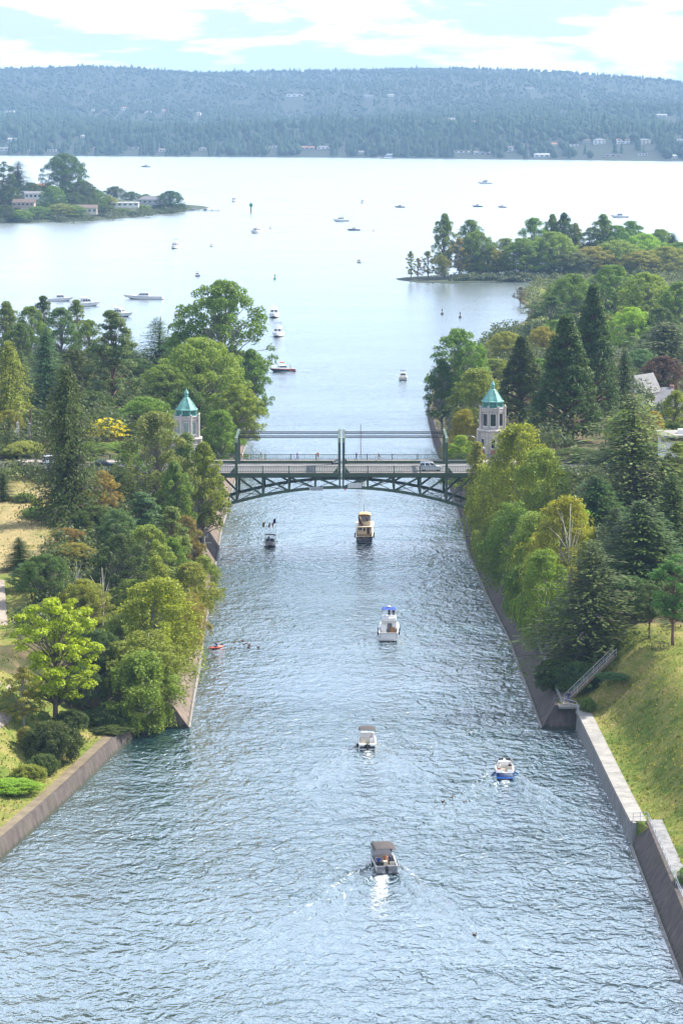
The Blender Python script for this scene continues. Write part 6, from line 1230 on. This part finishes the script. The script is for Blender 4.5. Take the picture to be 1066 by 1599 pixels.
for px, y, ps, rz, s1, s2, lb, hr in ((374.5, YF - 1.3, 'walk', -90, 'cloth black', 'cloth grey', 'dark-clothed walker by the left portal post', 'hair dark'), (378.5, YF - 1.9, 'stand', -90, 'cloth white', 'cloth orange', 'walker with white bag by the left portal post', 'hair dark'), (408, YF - 1.2, 'jog', 90, 'cloth navy', 'cloth green', 'jogger in navy top and green shorts on the bridge', 'hair fair'), (464, YF - 1.1, 'walk', -90, 'cloth purple', 'cloth purple', 'walker in purple on the left half of the bridge', 'hair dark'), (496.5, YF - 1.0, 'stand', 180, 'cloth orange', 'cloth jeans', 'person in orange top and blue shorts left of the bridge joint', 'hair dark'), (556, YF - 1.2, 'walk', -90, 'cloth navy', 'cloth jeans', 'walker in dark top and jeans right of the bridge joint', 'hair fair')):
    p = atY(px, 715, y); person(ps, (p.x, y, ZS), R(rz), s1, s2, lb, hr, None, 1.03)
def bicycle(loc, rz, label, frame='grey plastic'):
    root = empty('bicycle', loc, rz, label, 'bicycle')
    for y in (-.52, .52):
        w = MB().tube([(0, .33 * math.cos(a), .33 * math.sin(a)) for a in np.linspace(0, 6.2832, 19)], .022, 5).build('wheel', M['rubber black'], root, (0, y, .34)); mb = MB()
        for a in np.linspace(0, 3.14, 5)[:-1]: mb.bar((0, -.32 * math.cos(a), -.32 * math.sin(a)), (0, .32 * math.cos(a), .32 * math.sin(a)), .006)
        mb.build('spoke', M['steel rail'], w)
    mb = MB()
    for a, b_ in (((0, -.52, .34), (0, -.1, .3)), ((0, -.1, .3), (0, .38, .82)), ((0, -.22, .82), (0, .38, .84)), ((0, -.1, .3), (0, -.25, .95)), ((0, -.22, .8), (0, -.52, .34)), ((0, .36, .95), (0, .52, .34))): mb.tube([a, b_], .02, 5)
    mb.build('frame', M[frame], root); MB().box((0, -.26, .97), (.14, .26, .06)).build('saddle', M['rubber black'], root); MB().tube([(-.26, .42, 1.04), (0, .36, .98), (.26, .42, 1.04)], .018, 5).build('handlebar', M['rubber black'], root); return root
p = atY(591, 715, YF - 1.4); bicycle((p.x, YF - 1.4, ZS), R(90), 'bicycle ridden on the right half of the bridge'); person('ride', (p.x, YF - 1.4, ZS), R(90), 'cloth navy', 'cloth black', 'cyclist in navy with backpack on the right half of the bridge')
def scooter(loc, rz):
    root = empty('motor_scooter', loc, rz, 'pale motor scooter ridden left beside the bridge joint', 'scooter')
    for y in (-.6, .62): MB().lathe([(.1, -.06), (.24, -.05), (.24, .05), (.1, .06)], 14).build('wheel', M['rubber black'], root, (0, y, .24), (0, R(90), 0))
    mb = MB(); mb.box((0, -.4, .52), (.36, .8, .4), taper=.8); mb.box((0, .1, .28), (.34, .6, .1)); mb.box((0, .45, .6), (.4, .12, .7), taper=.7); mb.tube([(0, .6, .25), (0, .42, 1.0)], .05, 6); mb.build('body', M['sign grey'], root, bevel=.04); MB().box((0, -.35, .77), (.28, .62, .1)).build('saddle', M['rubber black'], root); MB().tube([(-.3, .36, 1.05), (0, .42, 1.02), (.3, .36, 1.05)], .02, 5).build('handlebar', M['rubber black'], root)
p = atY(524, 716, YF - 5.8); scooter((p.x, YF - 6.0, DZ - .13), R(90)); person('sit', (p.x + .25, YF - 6.0, DZ + .12), R(90), 'cloth white', 'cloth black', 'rider in white shirt on the pale scooter')
# ------------------------------------------------------------------ kayak and ducks
def kayak():
    p = at(338, 1012); root = empty('kayak', (p.x, p.y, 0), R(-55), 'short red kayak beside the left wall', 'kayak'); rings = []
    for t in np.linspace(-1, 1, 11): w = .36 * max(.03, 1 - abs(t) ** 2.5); rings.append([(w * math.cos(a), t * 1.5, .12 + .2 * math.sin(a) * (.5 + .5 * (1 - abs(t))) + .1 * t * t) for a in np.linspace(0, 6.2832, 11)[:-1]])
    MB().loft(rings, close=True, caps=True).build('hull', M['red plastic'], root, smooth=True); MB().lathe([(.22, 0), (.26, .03), (.24, .06)], 14, (0, -.1, .27), sq=1.6).build('cockpit_rim', M['rubber black'], root)
    person('paddle', (p.x, p.y - .05, .1), R(-55), 'cloth blue', 'cloth black', 'kayaker in blue top in the red kayak'); pd = empty('paddle', (p.x, p.y, .55), R(-55), 'double-bladed paddle held across the red kayak', 'paddle'); MB().tube([(-1.05, .42, -.08), (1.05, .42, .12)], .02, 5).build('shaft', M['rubber black'], pd)
    for s in (-1, 1): MB().box((s * 1.12, .42, s * .1 + .02), (.4, .04, .16)).build('blade', M['rubber black'], pd)
kayak()
def duck_mesh():
    mb = MB(); rings = []
    for t in np.linspace(0, 1, 8): r = .13 * math.sin(math.pi * min(.97, t * .93 + .05)) ** .7; rings.append([(r * math.cos(a), -.25 + .5 * t, .07 + r * .75 * math.sin(a) + (.1 * max(0, .25 - t))) for a in np.linspace(0, 6.2832, 9)[:-1]])
    mb.loft(rings, close=True, caps=True); mb.tube([(0, .16, .12), (0, .22, .24), (0, .24, .3), (0, .27, .31)], [.06, .045, .06, .04], 7); return mb.mesh('body', M['duck brown'], True), MB().box((0, .33, .3), (.05, .1, .025)).mesh('bill', M['duck bill'])
DB, DBL = duck_mesh()
for i, (px, py, lb) in enumerate(((366, 1004, 'brown duck leading left of the flock beside the kayak'), (374, 1003, 'brown duck in the flock, second from the kayak'), (379, 1001, 'brown duck raising its head in the middle of the flock'), (381, 1007, 'brown duck low in the middle of the flock'), (385, 1005, 'brown duck right of the flock middle'), (388, 1011, 'brown duck lowest on the right of the flock'), (389, 1008, 'brown duck at the right end of the flock'), (403, 1011, 'brown duck swimming alone right of the flock'), (361, 1012, 'brown duck just right of the red kayak'), (691, 1252, 'duck swimming between the two motorboats, left of three'), (704, 1246, 'duck swimming between the two motorboats, middle of three'), (725, 1253, 'duck swimming between the two motorboats, right of three'), (740, 1460, 'duck swimming alone at lower right of the water'))):
    p = at(px, py); r = empty('duck', (p.x, p.y, 0), random.uniform(-2.5, -.6), lb, 'duck', 'ducks on the canal'); r.scale = (1.05,) * 3; link('body', DB, r); link('bill', DBL, r)
# ------------------------------------------------------------------ buoys and beacon
def beacon():
    p = at(392, 333); r = empty('day_beacon', (p.x, p.y, 0), 0, 'pile beacon with green square board on the lake', 'beacon'); MB().tube([(0, 0, -2), (0, 0, 6.5)], .5, 8).build('pile', M['pile wood'], r); MB().box((0, -.5, 6.8), (2.8, .15, 2.8)).build('board', M['marker green'], r); MB().lathe([(.2, 0), (.35, .2), (.3, .9), (.1, 1.1)], 8, (0, 0, 8.2)).build('lamp', M['marker green'], r)
beacon()
for px, py, m, s, lb in ((429, 436, 'marker green', 1.0, 'green buoy in mid-lake above the incoming cruisers'), (422, 357, 'motor black', .8, 'small dark buoy right of the crossing cruiser'), (583, 361, 'orange paint', .8, 'small orange buoy right of the low dark boat'), (676, 442, 'pile wood', .7, 'short post off the marsh point, left'), (690, 491, 'pile wood', .9, 'dark float off the marsh, left of two'), (718, 496, 'pile wood', .9, 'dark float off the marsh, right of two')):
    p = at(px, py); r = empty('buoy', (p.x, p.y, 0), 0, lb, 'buoy', 'buoys and floats on the lake'); r.scale = (s,) * 3; MB().lathe([(.5, -.3), (.75, .1), (.7, .5), (.3, .8), (.25, 1.9), (.4, 2.0), (.35, 2.4), (.05, 2.6)], 10).build('float', M[m], r, smooth=True); MB().lathe([(.28, 1.2), (.3, 1.25), (.3, 1.45), (.28, 1.5)], 10).build('band', M['frame white'], r)
# ------------------------------------------------------------------ houses behind the south bank
def hs(px, pyb, Y, wpx, h, **k): b = atY(px, pyb, Y); return house(x=b.x, y=Y, z=b.z, w=wpx * mpp(Y), h=h, **k)
t = hs(1003, 632, 690, 26, 3.2, name='house', d=9, rz=R(-35), wall='house white', roof='roof slate', label='white half-timbered house with steep grey roof at right', roofh=4.4, kind='front', nwin=3)
w_, d_ = 26 * mpp(690) / 2, 4.5 + .55
mb = MB()
for x in (-.55, 0, .55): mb.bar((x * w_, -d_, 3.1), (x * w_, -d_, 3.5 + (1 - abs(x)) * 4.0), .2, .08)
mb.bar((-w_, -d_, 3.7), (w_, -d_, 3.7), .22, .08); mb.bar((-w_ * .5, -d_, 4.9), (w_ * .5, -d_, 4.9), .2, .08)
for s in (-1, 1): mb.bar((s * w_ * 1.05, -d_ - .05, 3.5), (0, -d_ - .05, 7.7), .35, .12)
mb.build('timber', M['timber dark'], t)
hs(1040, 648, 660, 32, 3.0, name='house', d=11, rz=R(-12), wall='house white', roof='roof slate', label='grey hip-roofed house with chimney beside the timbered house', roofh=3.6, kind='hip', nwin=3, chimney=True)
hs(1058, 662, 640, 28, 3.0, name='house', d=9, rz=R(20), wall='house cream', roof='roof slate', label='lower grey-roofed house in front of the hip-roofed one', roofh=2.8, kind='gable', nwin=3, chimney=True)
def flat_building():
    b = atY(1092, 712, 520); r = empty('flat_building', (b.x, 520, b.z), 0, 'flat pale building with brick band at the right edge', 'building'); MB().box((0, 4, 1.0), (14, 8, 3.4)).build('wall', M['house white'], r); MB().box((0, 3.9, 3.1), (13.6, 7.6, .9)).build('brick_band', M['house brick'], r); MB().box((0, 3.6, 3.75), (15, 9.4, .4)).build('roof', M['pale concrete'], r); MB().box((-3, 3, 4.3), (1.6, 1.4, .8)).build('roof_vent', M['house white'], r)
    for i in range(6): MB().box((-5.5 + i * 2.2, .02, 3.1), (1.5, .1, .6)).build('window', M['glass dark'], r)
flat_building()
# ------------------------------------------------------------------ poles and small furniture of the north bank
for px, pt, pb, Y, m, rad, lb in ((48, 642, 700, 585, 'bark red', .22, 'reddish wooden pole above the hedge at left'), (46, 663, 702, 582, 'pale concrete', .25, 'white-painted post in front of the reddish pole')):
    t0, b0 = atY(px, pt, Y), atY(px, pb + 14, Y); r = empty('pole', (t0.x, Y, b0.z), 0, lb, 'pole'); hgt = t0.z - b0.z; MB().tube([(0, 0, -.5), (0, 0, hgt * .5), (0, 0, hgt)], [rad, rad, rad * .85], 8).build('shaft', M[m], r); MB().lathe([(rad, 0), (rad * 1.3, .1), (rad * 1.2, .3), (.05, .4)], 8, (0, 0, hgt)).build('cap', M[m], r)
def stump():
    t0, b0 = atY(28, 658, 584), atY(28, 716, 584); r = empty('carved_pole', (t0.x, 584, b0.z), 0, 'weathered pale carved pole between grey side boards above the hedge', 'pole'); h = t0.z - b0.z; MB().lathe([(.5, -.5), (.5, h * .25), (.42, h * .3), (.5, h * .5), (.36, h * .55), (.42, h * .8), (.2, h * .85), (.34, h * .95), (.1, h)], 9).build('shaft', M['bark birch'], r)
    for s in (-1, 1): MB().box((s * .95, .1, h * .35), (.5, .3, h * .75), taper=.8).build('side_board', M['toe concrete'], r)
stump()
def bench(px, py, z, rz, label):
    p = at(px, py, z); g = ground(p.x, p.y); r = empty('bench', (p.x, p.y, g), rz, label, 'bench'); 
    for i in range(3): MB().box((0, -.15 + i * .16, .45), (1.7, .13, .05)).build('seat_slat', M['pile wood'], r)
    for i in range(2): MB().box((0, .26, .62 + i * .16), (1.7, .04, .13)).build('back_slat', M['pile wood'], r)
    for x in (-.7, .7): MB().box((x, .02, .22), (.08, .5, .46)).build('leg', M['grey plastic'], r)
bench(32, 1128, 5.0, R(150), 'small weathered bench below the olive sapling'); 
def fence():
    p = Vector((43.6, 389.0, 0)); g = ground(p.x, p.y); r = empty('fence', (p.x, p.y, g), 0, 'short dark fence at the right edge of the lawn', 'fence')
    for x in (0, 1.2, 2.4): MB().box((x, 0, .55), (.09, .09, 1.2)).build('post', M['timber dark'], r)
    MB().box((1.2, 0, 1.05), (2.5, .05, .08)).build('rail', M['timber dark'], r); MB().box((1.2, 0, .2), (2.5, .05, .08)).build('rail', M['timber dark'], r)
    bar = MB().box((0, 0, .6), (.04, .04, .9)).mesh('paling', M['timber dark'])
    for i in range(1, 12): link('paling', bar, r, (i * .2, 0, 0))
fence()
for px, pt, Y, lb in ((741, 683, 572, 'thin grey street lamp left of the right tower'), (757, 700, 538, 'thin pale street lamp among the birches at the bridge end')):
    t0 = atY(px, pt, Y); r = empty('street_lamp', (t0.x, Y, 15.6), 0, lb, 'street lamp'); h = t0.z - 15.6; MB().tube([(0, 0, 0), (0, 0, h), (-.5, 0, h + .25), (-1.2, 0, h + .3)], [.09, .06, .05, .04], 7).build('pole', M['steel rail'], r); MB().box((-1.4, 0, h + .28), (.6, .22, .1)).build('lamp_head', M['grey plastic'], r)
# ------------------------------------------------------------------ haze
def build_haze():
    o = MB().box((0, 6950, 165), (12000, 14700, 332)).build('haze', None); tag(o, 'thin blue summer haze over the lake', 'haze', kind='stuff')
    m = bpy.data.materials.new('haze air'); m.use_nodes = True; t = m.node_tree; t.nodes.clear()
    v = N(t, 'ShaderNodeVolumePrincipled'); v.inputs['Color'].default_value = (0.40, 0.66, 1.0, 1); v.inputs['Density'].default_value = HAZE
    v.inputs['Anisotropy'].default_value = 0.0
    out = N(t, 'ShaderNodeOutputMaterial'); t.links.new(v.outputs[0], out.inputs['Volume']); o.data.materials.append(m)
HAZE = 6.5e-5
build_haze()
